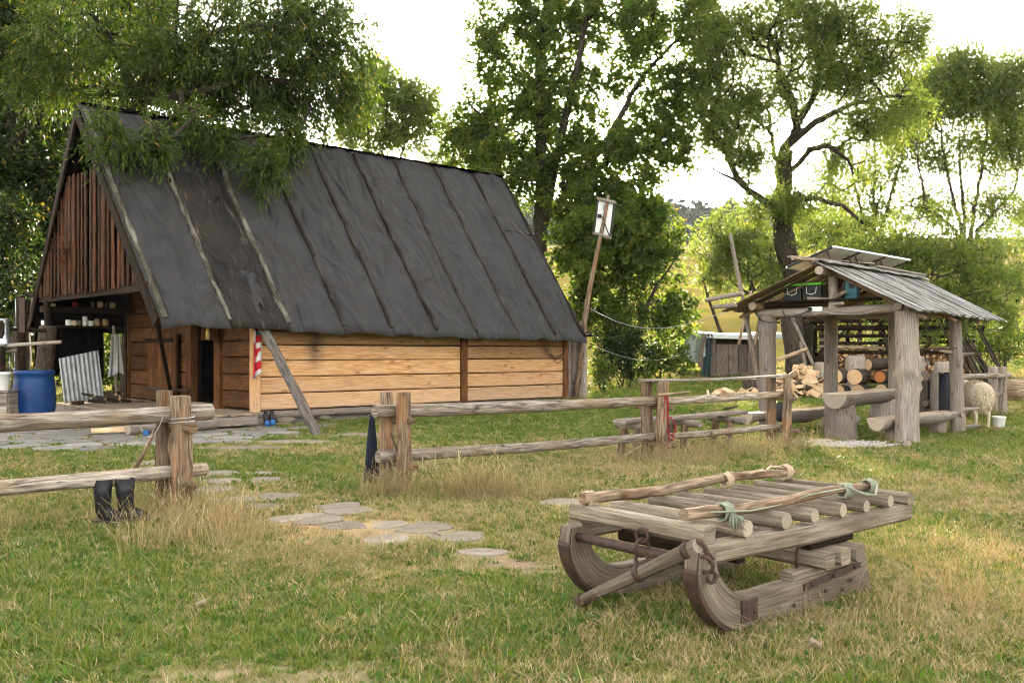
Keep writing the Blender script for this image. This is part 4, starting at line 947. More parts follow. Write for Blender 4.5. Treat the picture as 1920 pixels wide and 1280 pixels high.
ring((-.36, -.07, .44), .045, (1, .2, .2), 'chain_link'); ring((-.33, -.09, .37), .03, (.2, 1, 0), 'chain_link'); ring((-.33, .0, .50), .06, (1, 0, .3), 'chain_link', .014)
MB().beam((-.30, -.07, .45), (-.30, .06, .56), .05, .02, (1, 0, 0)).build('hinge_iron', M['iron'], sled)
# ------------------------------------------------------------------ open log shelter (local x along the ridge, y to its left side)
GO = Vector((7.0, 19.05, 0)); RG = math.atan2(.72, .69)
def gw_(t, s, z=0): return Vector((GO.x+.69*t-.72*s, GO.y+.72*t+.69*s, z))
gz_ = thing('log_shelter', 'open shelter on thick log posts with a grey board roof', 'shelter', GO, RG)
def gl(name, p, q, r0, r1=None, mat='greylog', capmi=1, **kw): return MB().log(p, q, r0, r1, capmi=capmi, **kw).build(name, [M[mat], M['end']], gz_)
def gpost(x, y, r0, r1, top, lean=(0, 0), burls=(), stubs=(), flare=1.15, seed=1):
    rr = random.Random(seed); rings_ = []; n_ = 20; us = []
    for k in range(30):
        q = k/29; z = -.15+(top+.15)*q; ring_ = []; r = r0+(r1-r0)*q; r *= 1+(flare-1)*math.exp(-q*14)
        for i in range(n_):
            a = 2*PI*i/n_; w = 1+.05*math.sin(2*a+seed)+.035*math.sin(3*a+q*6+seed)+.03*math.sin(5*a-q*9)+rr.uniform(-.012, .012)
            for bq, ba, bs, bw in burls:
                da = (a-ba+PI) % (2*PI)-PI; w += bs*math.exp(-((q-bq)*top/bw)**2-(da*r/bw)**2)
            ring_.append(Vector((x+lean[0]*q+math.cos(a)*r*w, y+lean[1]*q+math.sin(a)*r*w, z)))
        rings_.append(ring_)
    o = MB(seed).loft(rings_, capmi=1).build('post', [M['greylog'], M['end']], gz_)
    for sq, sa, sl, sr in stubs:
        b_ = Vector((x+lean[0]*sq+math.cos(sa)*r0*.7, y+lean[1]*sq+math.sin(sa)*r0*.7, top*sq)); e_ = b_+Vector((math.cos(sa)*(sl+r0*.3), math.sin(sa)*(sl+r0*.3), sl*.12))
        MB().log(b_, e_, sr*1.4, sr*.8, n=9, rings=4, capmi=1).build('branch_stub', [M['greylog'], M['end']], o)
# view direction in local terms: camera lies towards (-x,-y)
gpost(-1.375, -1.375, .205, .20, 2.33, burls=((.58, 3.5, .42, .075), (.55, 4.3, .5, .06), (.61, 5.1, .5, .07), (.54, 2.6, .4, .08), (.46, 5.5, .45, .06), (.58, 5.9, .45, .07), (.63, 4.6, .25, .12), (.52, 4.9, .4, .05), (.86, 3.2, .08, .2)), stubs=((.635, 5.5, .1, .035), (.86, 4.2, .02, .03)), flare=1.16, seed=2)
gpost(1.375, -1.30, .125, .12, 2.28, lean=(-.06, .03), burls=((.66, 3.6, .25, .08), (.66, 5.6, .2, .08), (.14, 4.2, .3, .1), (.2, 5.4, .25, .1)), stubs=((.68, 5.4, .22, .03), (.70, 2.6, .25, .03), (.745, 3.4, .12, .025), (.2, 5.3, .28, .032), (.05, 5.3, .3, .035), (.17, 3.0, .2, .03), (.155, 4.0, .06, .04)), flare=1.35, seed=5)
gpost(-1.375, 1.375, .165, .155, 2.33, burls=((.9, 2.4, .35, .1), (.9, 5.0, .3, .1), (.86, 3.5, .2, .1), (.52, 4.3, .25, .07), (.36, 4.2, .2, .06)), flare=1.1, seed=9)
gpost(1.375, 1.375, .15, .13, 2.40, lean=(-.05, -.05), flare=1.15, seed=11)
gpost(1.45, .05, .08, .075, 2.40, seed=14)
# plates, ties, ridge
gl('tie_beam', (-1.40, -1.44, 2.39), (-1.40, 1.55, 2.36), .085, .08, knots=5, bend=.02, rings=10)
gl('tie_beam', (1.40, -1.36, 2.36), (1.40, 1.6, 2.40), .09, .085, knots=5)
gl('plate_beam', (-1.75, 1.50, 2.50), (2.7, 1.50, 2.50), .085, .08, 'post', rings=10)
gl('plate_beam', (-1.55, -1.28, 2.42), (2.75, -1.28, 2.36), .075, .07, 'post', rings=10)
gl('ridge_beam', (-1.98, 0, 3.10), (2.75, 0, 3.08), .085, .08)
gl('wall_beam', (-1.42, 1.4, 2.53), (-1.42, -.1, 2.53), .06, .055, 'darkwood')
kp = gl('king_post', (-1.40, -.02, 2.40), (-1.40, 0, 3.05), .10, .085, knots=4, rings=9)
for p, q in (((-1.45, .05, 2.58), (-1.6, .42, 2.62)), ((-1.45, -.05, 2.62), (-1.62, -.36, 2.72)), ((-1.45, -.05, 2.5), (-1.62, -.3, 2.5))): MB().log(p, q, .045, .03, n=8, rings=4, capmi=1).build('branch_stub', [M['greylog'], M['end']], kp)
gl('king_post', (1.40, 0, 2.45), (1.40, 0, 3.05), .08, .075)
MB().beam((-1.32, 1.25, 2.575), (-1.30, -.95, 2.575), .55, .035).build('loft_board', M['darkwood'], gz_)
# roof boards, two slopes
EL, ER = (2.02, 2.42), (-1.78, 2.32)
def slope(side, k, n_):
    t0, t1 = -2.0, 2.87; w = (t1-t0)/n_; t = t0+w*(k+.5)
    ye, ze = (EL if side else ER); ze = ze-(.10*(k/n_) if not side else .04*(k/n_))
    ov = R.uniform(-.03, .06)
    rd = Vector((t, 0, 3.235+R.uniform(-.006, .006)-.03*k/n_)); ed = Vector((t+R.uniform(-.01, .01), ye, ze)); d = (ed-rd).normalized()
    nrm_ = Vector((1, 0, 0)).cross(d); nrm_ = nrm_ if nrm_.z > 0 else -nrm_
    off = nrm_*(.024 if k % 2 else .0)
    return rd+off-d*(R.uniform(.0, .05) if not side else 0), ed+off+d*ov, w, nrm_
for side in (0, 1):
    n_ = 25 if side == 0 else 22
    for k in range(n_):
        a, c, w, nn = slope(side, k, n_)
        MB().beam(a, c, w*(1.12 if k % 2 else 1.02), .022, nn, ch=.006, rings=6, wob=.004, bend=.008).build('roof_board', [M['shingle'] if side == 0 else M['underboard']], gz_)
    for x in (-1.42, .0, 1.42):
        a, c, w, nn = slope(side, 10, n_); a = Vector((x, 0, a.z)); c = Vector((x, c.y, c.z))
        MB().log(a-nn*.10, c-nn*.115, .045, .04, n=8).build('rafter', [M['post'], M['end']], gz_)
MB().beam((-1.95, -.10, 3.275), (2.85, -.10, 3.235), .22, .03, (0, -.4, 1), rings=24, wob=.016).build('ridge_cap', M['shingle'], gz_)
MB().beam((-1.95, .1, 3.265), (2.85, .1, 3.235), .2, .03, (0, .4, 1), rings=12, wob=.012).build('ridge_cap', M['shingle'], gz_)
gl('roof_pole', (-2.55, .22, 3.30), (-.9, .05, 3.29), .038, .035, 'pole'); gl('roof_pole', (-2.1, 1.5, 2.74), (-2.05, 2.36, 2.64), .05, .045)
gl('roof_pole', (-2.0, 1.7, 2.52), (-1.95, 2.25, 2.50), .045, .04)
MB().beam((-2.28, .42, 3.36), (.6, .1, 3.40), .10, .03).build('panel_rail', M['greyplank'], gz_); MB().beam((.4, -.05, 3.33), (2.75, -.14, 3.28), .07, .04).build('panel_rail', M['greyplank'], gz_)
# solar panels
for k in range(3):
    t0 = -1.55+k*1.22
    pv = thing('solar_panel', ('solar panel at the near end of the shelter ridge', 'middle one of three solar panels on the shelter ridge', 'solar panel at the far end of the shelter ridge')[k], 'solar panel', gw_(t0+.6, .40, 3.40), RG, 'solar panels on the shelter roof')
    a = math.radians(-19); ca, sa = math.cos(a), math.sin(a)
    def pp(x, y, z): return Vector((x, y*ca-z*sa, y*sa+z*ca))
    mb = MB(); mb.prism([pp(x, y, 0) for x, y in ((-.57, -.48), (.57, -.48), (.57, .48), (-.57, .48))], pp(0, 0, 1), .012); mb.build('back_sheet', M['pvback'], pv)
    mb = MB(); mb.prism([pp(x, y, .012) for x, y in ((-.57, -.48), (.57, -.48), (.57, .48), (-.57, .48))], pp(0, 0, 1), .008); mb.build('cells', M['pvcell'], pv)
    for (x0, y0, x1, y1) in ((-.6, -.5, .6, -.5), (-.6, .5, .6, .5)): MB().beam(pp(x0, y0, 0), pp(x1, y1, 0), .03, .045, pp(0, 0, 1)).build('frame_bar', M['alu'], pv)
    for x in (-.585, .585): MB().beam(pp(x, -.48, 0), pp(x, .48, 0), .03, .045, pp(0, 0, 1)).build('frame_bar', M['blackplastic'], pv)
    for x in (-.45, .45): MB().beam(pp(x, -.3, -.01), Vector((x, -.40, -.20)), .03, .03).build('bracket', M['iron'], pv)
# batteries and inverter on the loft board
def battery(y, label):
    t = thing('battery', label, 'battery', gw_(-1.36, y, 2.594), RG, 'batteries under the shelter roof')
    MB().box((0, 0, .14), (.2, .36, .28), ch=.01).build('case', M['blackplastic'], t)
    MB().box((0, 0, .305), (.21, .37, .045), ch=.008).build('lid', M['lime'], t)
    MB().tube([(-.11, -.1, .25), (-.125, -.09, .13), (-.125, -.0, .1), (-.125, .09, .13), (-.11, .1, .25)], .008, 5).build('handle', M['whiteplastic'], t)
battery(.80, 'left black battery with lime green lid under the shelter roof'); battery(.40, 'right black battery with lime green lid beside the king post')
iv = thing('inverter', 'teal inverter case hanging right of the king post', 'inverter', gw_(-1.36, -.36, 2.594), RG)
MB().box((0, 0, .19), (.14, .24, .37), ch=.015).build('case', M['teal'], iv); MB().box((-.073, -.02, .25), (.006, .11, .13)).build('grille', M['blackplastic'], iv); MB().box((-.0, .15, .16), (.12, .06, .3)).build('side_vent', M['blackplastic'], iv)
sp = thing('power_socket', 'white power socket strip fixed on the shelter tie beam', 'socket', gw_(-1.49, .30, 2.385), RG)
MB().box((0, 0, .03), (.045, .26, .09), ch=.006).build('body', M['whiteplastic'], sp); MB().lathe([(.04, 0), (.04, .03), (.02, .06)], n=12).build('plug', M['blackplastic'], sp).matrix_local = Matrix.Translation((-.025, .1, .03)) @ Matrix.Rotation(-PI/2, 4, 'Y')
def cable(name, label, pts, r=.008, sag=.0, mat='cable'):
    o0 = Vector(pts[0]); path = []
    for a, c in zip(pts, pts[1:]):
        a, c = Vector(a), Vector(c)
        for i in range(8): t = i/8; path.append(a.lerp(c, t)-o0-Vector((0, 0, sag*math.sin(PI*t))))
    path.append(Vector(pts[-1])-o0); return tag(MB().tube(path, r, 5).build(name, M[mat], loc=o0), label, 'cable')
cable('power_cable', 'black cable looping from the socket to the left post', [gw_(-1.53, .40, 2.41), gw_(-1.6, .95, 2.28), gw_(-1.62, 1.3, 2.2), gw_(-1.5, 1.62, 2.45)], .01, .06)
cable('power_cable', 'thin black cable dangling below the tie beam', [gw_(-1.52, 1.0, 2.45), gw_(-1.55, .75, 2.25), gw_(-1.3, .5, 2.1)], .008, .1)
cable('power_cable', 'long pale cable strung from cabin pole to shelter', [PX(1106, 578, 27.2), gw_(-1.9, 2.0, 2.40)], .007, .45, 'wire')
cable('power_cable', 'low slack cable strung from the annex towards the shed', [PX(1112, 648, 27.4), PX(1290, 660, 33.0)], .006, .35, 'wire')
cable('power_cable', 'pale cord under the tie beam of the shelter', [gw_(-1.5, .2, 2.40), gw_(-1.5, -.3, 2.30), gw_(-1.5, -.9, 2.36)], .007, .03, 'wire')
# leaning pole at the left
o = MB(12).log(PX(1440, 805, 19.2), PX(1369, 438, 19.8), .055, .035, n=9, rings=9, bend=.04).build('tall_pole', [M['greylog'], M['end']]); tag(o, 'tall thin grey pole leaning at the left side of the shelter', 'pole')
for x, y, q in ((1392, 585, 1412), (1385, 640, 1400)):
    pass
# log table and benches
def halflog(par, name, p, q, w, h, seed, wav=.05, tip=.25):
    rr = random.Random(seed); p, q = Vector(p), Vector(q); d = q-p; s, t = ortho(d); out = []
    for k in range(15):
        u = k/14; c = p+d*u; ww = w*(1+wav*math.sin(u*7+seed)+rr.uniform(-.03, .03)); hh = h*(1+wav*1.6*math.sin(u*9+seed*2)+rr.uniform(-.05, .05))
        e = 1-tip*(max(0, .12-u)/.12)**2-tip*(max(0, u-.9)/.1)**2
        ring_ = [c+s*(ww*.5*e*x)+t*(hh*z) for x, z in ((-1, -.02), (-.985, 0), (-.5, .004), (0, .0), (.5, .004), (.985, 0), (1, -.02), (.93, -.3), (.72, -.62), (.4, -.9), (0, -1), (-.4, -.92), (-.74, -.6), (-.94, -.3))]
        out.append(ring_)
    mb = MB(seed); mb.loft(out, capmi=1)
    for k, f in enumerate(mb.f):
        if k < 14*14 and k % 14 in (1, 2, 3, 4): mb.mi[k] = 2; mb.sm[k] = False
    return mb.build(name, [M['greylog'], M['end'], M['benchtop']], par)
tb = thing('log_table', 'heavy split log table on thick stumps under the shelter', 'table', gw_(-.2, -.05), RG)
halflog(tb, 'top', (-1.85, -.28, .84), (1.55, .05, .84), .62, .27, 3, .03)
MB(3).log((-1.35, -.18, -.12), (-1.35, -.15, .66), .31, .27, n=18, rings=9, knots=6, wob=.08, capmi=1).build('stump_leg', [M['greylog'], M['end']], tb)
MB(4).log((1.0, .05, -.12), (1.0, .0, .66), .27, .25, n=18, rings=9, knots=4, wob=.08, capmi=1).build('stump_leg', [M['greylog'], M['end']], tb)
b1 = thing('log_bench', 'split log bench on the near side of the shelter table', 'bench', gw_(.1, -1.02), RG)
halflog(b1, 'seat', (-1.72, .10, .40), (1.45, -.12, .42), .46, .20, 7, .09)
for x in (-1.15, 1.0): MB(int(x*9+40)).log((x, 0, -.1), (x, 0, .28), .17, .16, n=14, rings=5, capmi=1).build('stump_leg', [M['greylog'], M['end']], b1)
b2 = thing('log_bench', 'split log bench with wavy underside behind the shelter table', 'bench', gw_(-.35, 1.05), RG)
halflog(b2, 'seat', (-1.95, .25, .44), (1.6, -.05, .44), .42, .22, 11, .16)
for x in (-1.4, 1.1): MB(int(x*9+60)).log((x, .05, -.1), (x, .05, .28), .17, .16, n=14, rings=5, capmi=1).build('stump_leg', [M['greylog'], M['end']], b2)
mb = MB(); mb.lathe([(.02, 0), (.17, .015), (.185, .02), (.18, .03), (.02, .015)], n=24); o = mb.build('pan_lid', M['blackplastic'], loc=PX(1462, 772, 17.6)); o.rotation_euler = (PI/2, 0, .5); tag(o, 'round black pan hanging behind the last fence post', 'pan')
# ------------------------------------------------------------------ pole mounted panel, annex
pl = thing('panel_pole', 'leaning pole with a small solar panel beside the cabin', 'pole', PX(1080, 748, 27.3))
p0 = PX(1080, 748, 27.3); rp = lambda x, y, Y=27.3: PX(x, y, Y)-p0
MB().tube([rp(1078, 752), rp(1087, 690), rp(1096, 600), rp(1106, 540), rp(1120, 470), rp(1131, 420), rp(1141, 366)], [.095, .09, .08, .07, .062, .055, .045], 10).build('shaft', M['post'], pl)
pv = MB(); c = [rp(1122, 373, 27.45), rp(1152, 380, 27.25), rp(1144, 446, 27.25), rp(1114, 437, 27.45)]; nn = (c[1]-c[0]).cross(c[3]-c[0]).normalized()
pv.prism(c, nn, .03); pv = pv.build('solar_panel', M['pvback'], pl)
for a, b_ in zip(c, c[1:]+c[:1]): MB().beam(a, b_, .05, .06, nn).build('frame_bar', M['blackplastic'], pv)
MB().prism([p+nn*(.03 if nn.y > 0 else -.03) for p in c], nn, .02).build('cells', M['pvcell'], pv)
cb = (c[0]+c[1]+c[2]+c[3])/4; off = nn*(-.05 if nn.y > 0 else .05)
MB().box(cb+(c[3]-cb)*.25+(c[0]-cb)*.3+off, (.12, .04, .1)).build('junction_box', M['blackplastic'], pv); MB().box(cb+(c[0]-cb)*.35+(c[1]-cb)*.25+off*.6, (.1, .015, .16)).build('rating_label', M['tarp'], pv)
MB().tube([cb+(c[3]-cb)*.25+(c[0]-cb)*.25+off*1.6, cb+off*2, cb+(c[2]-cb)*.5+off*2.2, cb+(c[2]-cb)*1.05], .015, 5).build('lead', M['cable'], pv)
for a, b_ in ((c[3], c[2]), (c[0], c[1])): MB().beam(a+off*1.5, b_+off*1.5+(b_-a)*.12, .1, .08).build('bracket', M['greyplank'], pl)
ax = thing('annex_shed', 'narrow grey board annex behind the far cabin corner', 'annex', cw(9.55, .35), RC)
MB().box((.45, 1.3, 1.15), (.8, 2.3, 2.1)).build('wall_core', M['darkwood'], ax)
for k in range(5):
    MB().log((.02+.22*k, -.02, 0.0), (.02+.22*k+R.uniform(-.02, .02), -.02, 2.25+.06*k), .12, .11, n=9, rings=5, wob=.1, capmi=1).build('wall_slab', [M['greylog'], M['end']], ax)
for k in range(6):
    MB().log((1.0, .2+.38*k, 0), (1.0, .2+.38*k, 2.3), .12, .11, n=9, rings=4, wob=.1).build('wall_slab', [M['greylog'], M['end']], ax)
for k in range(6):
    MB().beam((-.15+k*.23, -.45, 2.50-.09*k+R.uniform(0, .04)), (-.15+k*.23, 2.5, 2.62-.09*k), .25, .05, rings=6, wob=.02).build('bark_board', M['bark'], ax)
# ------------------------------------------------------------------ low shed under a tarp
SO = Vector((PX(1385, 0, 34).x, 34, 0)); SO.z = g1(SO.x, SO.y)-.03
sh_ = thing('low_shed', 'low weathered board shed covered with a pale tarp', 'shed', SO, -.06)
MB().box((0, .8, .70), (2.25, 1.4, 1.3)).build('wall_core', M['darkwood'], sh_)
x = -1.15
for w, mt in ((.36, 'greyplank'), (.42, 'greyplank'), (.36, 'greyplank'), (.30, 'greyplank'), (.38, 'greyplank'), (.3, 'greyplank')):
    full = x < -.9 or x > .3
    MB().beam((x+w/2, .04, .12+R.uniform(-.04, .02)), (x+w/2+R.uniform(-.01, .01), .04, (1.42 if full else 1.16)), .05, w-.015, (0, 1, 0), rings=4, wob=.006).build('wall_board', M['shedwood'], sh_) if False else MB().beam((x+w/2, .04, .12), (x+w/2, .04, 1.42 if full else 1.16), w-.015, .05, (0, 1, 0), rings=4, wob=.006).build('wall_board', M['shedwood'], sh_)
    x += w+.005
MB().beam((-1.2, 0, .10), (1.2, 0, .09), .1, .13).build('sill_beam', M['shedwood'], sh_); MB().beam((-1.2, -.02, 1.42), (1.2, -.02, 1.40), .1, .12).build('top_beam', M['shedwood'], sh_)
def tarp(i, j): return Vector((-1.55+3.25*i, -.25+1.9*j, 1.56-.05*math.sin(i*4)+.06*float(fbm(i*5, j*4, 5)-.5)-.10*i+(-.14 if j < .04 else 0)+.12*j))
MB().grid(tarp, 26, 14).build('roof_tarp', M['tarplight'], sh_, solid=.01)
def tarp2(i, j): return Vector((-1.22-.62*i-.28*j*i, -.30+.5*i-.06*math.sin(i*11+j)-.08*j, 1.55-.05*i-.95*j*(.75+.3*math.sin(i*3+.4))+.04*math.sin(i*14)*j))
MB().grid(tarp2, 20, 12).build('side_tarp', M['tarp'], sh_, solid=.01)
def tarp3(i, j): return Vector((-1.24+.3*i-.10*j, -.20-.05*math.sin(i*15)-.05*j, 1.52-1.55*j))
MB().grid(tarp3, 14, 12).build('hanging_tarp', M['darktarp'], sh_, solid=.01)
MB().beam((-1.24, -.36, 1.50), (-1.42, -.38, .35), .16, .03, (0, 1, 0)).build('loose_board', M['shedwood'], sh_)
def tarp4(i, j): return Vector((1.58+.2*i+.1*j, -.25-.04*math.sin(i*9), 1.4-.95*j*(.8+.3*i)))
MB().grid(tarp4, 8, 10).build('side_tarp', M['tarp'], sh_, solid=.01)
for k in range(5): MB().log((-2.3+.1*k, .1+.3*k, 1.36+.05*k), (-1.3, .2+.3*k, 1.5), .05, .045, n=7).build('roof_stick', [M['bark'], M['end']], sh_)
for a, c in ((PX(1385, 602, 33), PX(1402, 560, 33)), (PX(1415, 605, 33), PX(1428, 565, 33))):
    o = MB().log(a-Vector((0, 0, .8)), c+(c-a)*.35, .06, .05, n=8).build('tall_stake', [M['pole'], M['end']]); tag(o, 'brown stake standing %s behind the tarp shed' % ('upright' if c.x > 8.5 else 'slanted'), 'stake')
# ------------------------------------------------------------------ heap of split firewood
def splitlog(L, r, seed):
    rr = random.Random(seed); mb = MB(seed); a0 = rr.uniform(0, 6); ang = rr.uniform(1.2, 2.2)
    prof = [(0, 0)]+[(math.cos(ang*k/4)*r*rr.uniform(.92, 1.05), math.sin(ang*k/4)*r*rr.uniform(.92, 1.05)) for k in range(5)]
    cx_, cz_ = sum(p[0] for p in prof)/6, sum(p[1] for p in prof)/6
    mb.loft([[(s*L/2, x-cx_+rr.uniform(-.01, .01), z-cz_+rr.uniform(-.01, .01)) for x, z in prof] for s in (-1, 1)], sm=False, capmi=2)
    for k in range(6):
        if 2 <= k <= 3 and seed % 3: mb.mi[k] = 1
    return mb.mesh('firewood', [M['freshwood'], M['bark'], M['endfresh']])
SPL = [splitlog(R.uniform(.34, .45), R.uniform(.13, .2), 20+k) for k in range(9)]
def firewood(p, label, group, name='firewood'):
    o = link(bpy.data.objects.new(name, R.choice(SPL))); o.location = p
    o.rotation_euler = (R.uniform(-1, 7), R.uniform(-.5, .5), R.uniform(0, 6.28)); return tag(o, label, 'firewood', group)
HC = Vector((8.35, 28.2, 0))
for k in range(115):
    a = R.uniform(0, 6.28); q = math.sqrt(R.random()); x, y = HC.x+math.cos(a)*q*1.45, HC.y+math.sin(a)*q*1.0
    z = g1(x, y)+.06+max(0, (1-q**1.0))*.95*R.uniform(.55, 1)
    firewood((x, y, z), 'pale split firewood in the loose heap before the tarp shed', 'split firewood heap by the tarp shed')
for k in range(28):
    x, y = 6.7+R.uniform(-1.0, .9), 27.2+R.uniform(-.6, .6); firewood((x, y, g1(x, y)+.08+R.choice((0, 0, .12))), 'pale split firewood scattered left of the heap', 'split firewood scattered on the grass')
o = MB(31).log((0, 0, -.05), (0, 0, .52), .27, .26, n=16, rings=5, capmi=1).build('chopping_block', [M['bark'], M['endfresh']], loc=(7.0, 28.0, g1(7, 28))); tag(o, 'pale topped chopping block among the scattered firewood', 'chopping block')
o = MB(32).log((0, 0, 0), (-1.0, -.35, -.33), .06, .05, n=8, capmi=1).build('thin_log', [M['pole'], M['endfresh']], loc=(8.4+.2, 28.0, g1(9, 28)+1.38)); tag(o, 'peeled stick lying on top of the firewood heap', 'stick')
# ------------------------------------------------------------------ round logs
LR = Vector((10.0, 27.2, 0))
ang = math.atan2(.75, .66)
for k, (s, z, r, L) in enumerate(((-.75, .19, .19, .5), (-.2, .2, .2, .6), (.45, .2, .21, .6), (1.05, .18, .19, .9), (-.82, .62, .21, .6), (-.3, .60, .24, .7), (.42, .60, .17, .8), (1.05, .60, .24, .9), (.1, .95, .16, .9), (.75, .97, .17, .9), (1.55, .2, .18, .8))):
    x, y = LR.x+s*.95, LR.y-s*.15; zz = g1(x, y)+z
    d = Vector((math.cos(ang)*L, math.sin(ang)*L, 0)) if k not in (8, 9) else Vector((L, .3, .03))
    o = MB(50+k).log((0, 0, 0), d, r, r*.95, n=16, rings=4, capmi=1, wob=.05).build('round_log', [M['bark'], M['endorange'] if k == 6 else M['endfresh']], loc=(x, y, zz))
    if k == 6: tag(o, 'round log with a bright orange sawn end in the log stack', 'log', 'round logs stacked behind the table')
    else: tag(o, ('leftmost round log in the bottom row of the log stack', 'second round log in the bottom row of the log stack', 'middle round log in the bottom row of the log stack', 'fourth round log in the bottom row of the log stack', 'leftmost round log in the upper row of the log stack', 'wide round log, second in the upper row of the stack', '', 'wide round log at the right of the upper row', 'thin log lying crosswise on top of the log stack', 'second thin log lying crosswise on the log stack', 'last round log at the right foot of the log stack')[k], 'log', 'round logs stacked behind the table')
for x, y, h, r, lb in ((9.6, 29.6, .95, .30, 'grey stump standing between firewood heap and round logs'), (10.9, 30.5, 1.05, .34, 'wide grey stump standing behind the round logs'), (12.6, 30.2, 1.1, .3, 'grey cracked stump standing right behind the round logs'), (13.1, 29.0, 1.0, .33, 'pale split stump standing before the stacked wood at the right')):
    o = MB(int(x*7)).log((0, 0, -.1), (0, 0, h), r*1.1, r*.92, n=14, rings=6, capmi=1, wob=.1).build('stump', [M['greylog'], M['end']], loc=(x, y, g1(x, y))); tag(o, lb, 'stump')
# ------------------------------------------------------------------ firewood shelter at the back
WO = Vector((12.6, 32.0, 0)); WO.z = g1(12.6, 32.0)
ws = thing('woodshed', 'long low open woodshed of rough poles behind the shelter', 'woodshed', WO, -.12)
def wl_(name, p, q, r0, r1=None, mat='darkwood', **kw): return MB().log(p, q, r0, r1, n=8, **kw).build(name, [M[mat], M['end']], ws)
for x in (-2.2, -1.1, 0, 1.1, 2.25):
    wl_('post', (x, -.4, -.1), (x+R.uniform(-.1, .1), -.4, 2.0), .08, .07, 'greylog'); wl_('post', (x, 1.2, -.1), (x, 1.2, 2.2), .08, .07)
for k in range(7): wl_('roof_pole', (-2.7+R.uniform(-.2, .2), -.7+.32*k, 2.05+.045*k+R.uniform(-.02, .02)), (2.8+R.uniform(-.2, .2), -.7+.32*k, 2.05+.045*k), .075, .065, 'bark', bend=.03)
for k in range(21):
    x = -2.55+k*.255; MB().beam((x, -.85, 2.13+R.uniform(-.02, .02)), (x+R.uniform(-.05, .05), 1.5, 2.45), .26, .03, rings=3, wob=.01).build('roof_board', M['darkwood'], ws)
wl_('fascia_pole', (-2.8, -.88, 2.02), (2.8, -.88, 2.06), .08, .07, 'darkwood'); wl_('fascia_pole', (-2.6, -.8, 1.80), (2.7, -.8, 1.78), .09, .08, 'darkwood')
for z, a in ((1.52, .02), (1.32, -.03), (1.16, .02), (1.02, 0)): wl_('rail', (-2.4, -.55, z+a), (2.5, -.55, z-a), .06, .05, 'pole' if z in (1.16,) else 'darkwood', bend=.03)
M['endstack'] = endgrain('end_grain_seasoned', (.22, .11, .045), (.46, .28, .13))
mb = MB(9)
for k in range(1700):
    x = R.uniform(-2.3, 2.4); z = R.uniform(.05, 1.08 if x > .6 or x < -.6 else .9); r = R.uniform(.035, .07); y = -.45+R.uniform(-.1, .05)
    kk = R.choice((3, 4, 5)); a0 = R.uniform(0, 6)
    mb.loft([[(x+math.cos(a0+6.28*i/kk)*r, yy, z+math.sin(a0+6.28*i/kk)*r) for i in range(kk)] for yy in (y, y+.4)], sm=False, mi=1, capmi=R.choice((0, 2, 2, 3)))
o = mb.build('stacked_firewood', [M['endfresh'], M['bark'], M['honeydark'], M['endstack']], ws); o['kind'] = 'stuff'
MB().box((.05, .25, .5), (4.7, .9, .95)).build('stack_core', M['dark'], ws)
for k in range(14):
    o = MB(80+k).log((0, 0, 0), (-.9+R.uniform(-.35, .35), .55, 2.0+R.uniform(-.3, .2)), .045, .03, n=7, bend=.06).build('leaning_branch', [M['bark'], M['end']], loc=(14.75+k*.07+R.uniform(-.1, .1), 30.3+R.uniform(-.2, .2), g1(14.8, 30.3)-.03)); tag(o, 'long bare branch leaning on the right end of the woodshed', 'branch', 'branches leaned against the woodshed')
for a, c, lb in ((PX(1540, 700, 29.5), PX(1483, 590, 30), 'long grey pole leaning behind the shelter post'), (PX(1518, 700, 30.5), PX(1500, 640, 30.7), 'short stick standing by the old willow trunk')):
    o = MB().log(a-Vector((0, 0, .3)), c, .06, .05, n=7).build('leaning_pole', [M['greylog'], M['end']]); tag(o, lb, 'pole')
for k in range(9):
    x = PX(1505+k*6, 0, 31).x; o = MB(120+k).log((x, 31.2, g1(x, 31.2)), (x+.5+R.uniform(-.1, .2), 31.6, g1(x, 31)+1.1+R.uniform(-.3, .2)), .06, .04, n=6).build('rough_board', [M['darkwood'], M['end']]); tag(o, 'dark offcut leaning by the left end of the woodshed', 'offcut', 'offcuts leaning by the woodshed')
# ------------------------------------------------------------------ right fence, jacket, sheep, bucket, log
RO = PX(1660, 0, 20.4); RO.z = 0
rf_ = thing('rail_fence', 'short rail fence right behind the shelter with the black jacket', 'fence', RO)
def q(x, y, Y): return PX(x, y, Y)-RO
for x, yb, yt, Y, r in ((1731, 800, 695, 20.3, .085), (1752, 800, 697, 19.7, .085), (1862, 775, 687, 24.0, .11), (1880, 775, 687, 23.4, .1)):
    MB(x).log((q(x, 0, Y).x, Y-RO.y, -.1), q(x, yt, Y), r, r*.95, n=12, rings=7, knots=5, capmi=1).build('post', [M['greylog'], M['end']], rf_)
for a, c, r in ((q(1735, 708, 20.1), q(1892, 702, 24.0), .075), (q(1735, 756, 20.1), q(1880, 738, 23.6), .07), (q(1732, 735, 20.5), q(1800, 722, 22), .05)):
    MB().log(a, c, r, r*.85, n=10, rings=8, knots=4, bend=.02, capmi=1).build('rail', [M['rail'], M['end']], rf_)
for a, c, r in ((q(1660, 760, 20.6), q(1800, 745, 21.6), .09), (q(1735, 770, 20.5), q(1800, 765, 21.5), .08)):
    MB().log(a, c, r, r*.9, n=10, capmi=1).build('low_log', [M['greylog'], M['end']], rf_)
MB().log(q(1870, 705, 23.0), q(1894, 704, 23.6), .05, .045, n=8).build('peg', [M['greylog'], M['end']], rf_)
mb = MB()
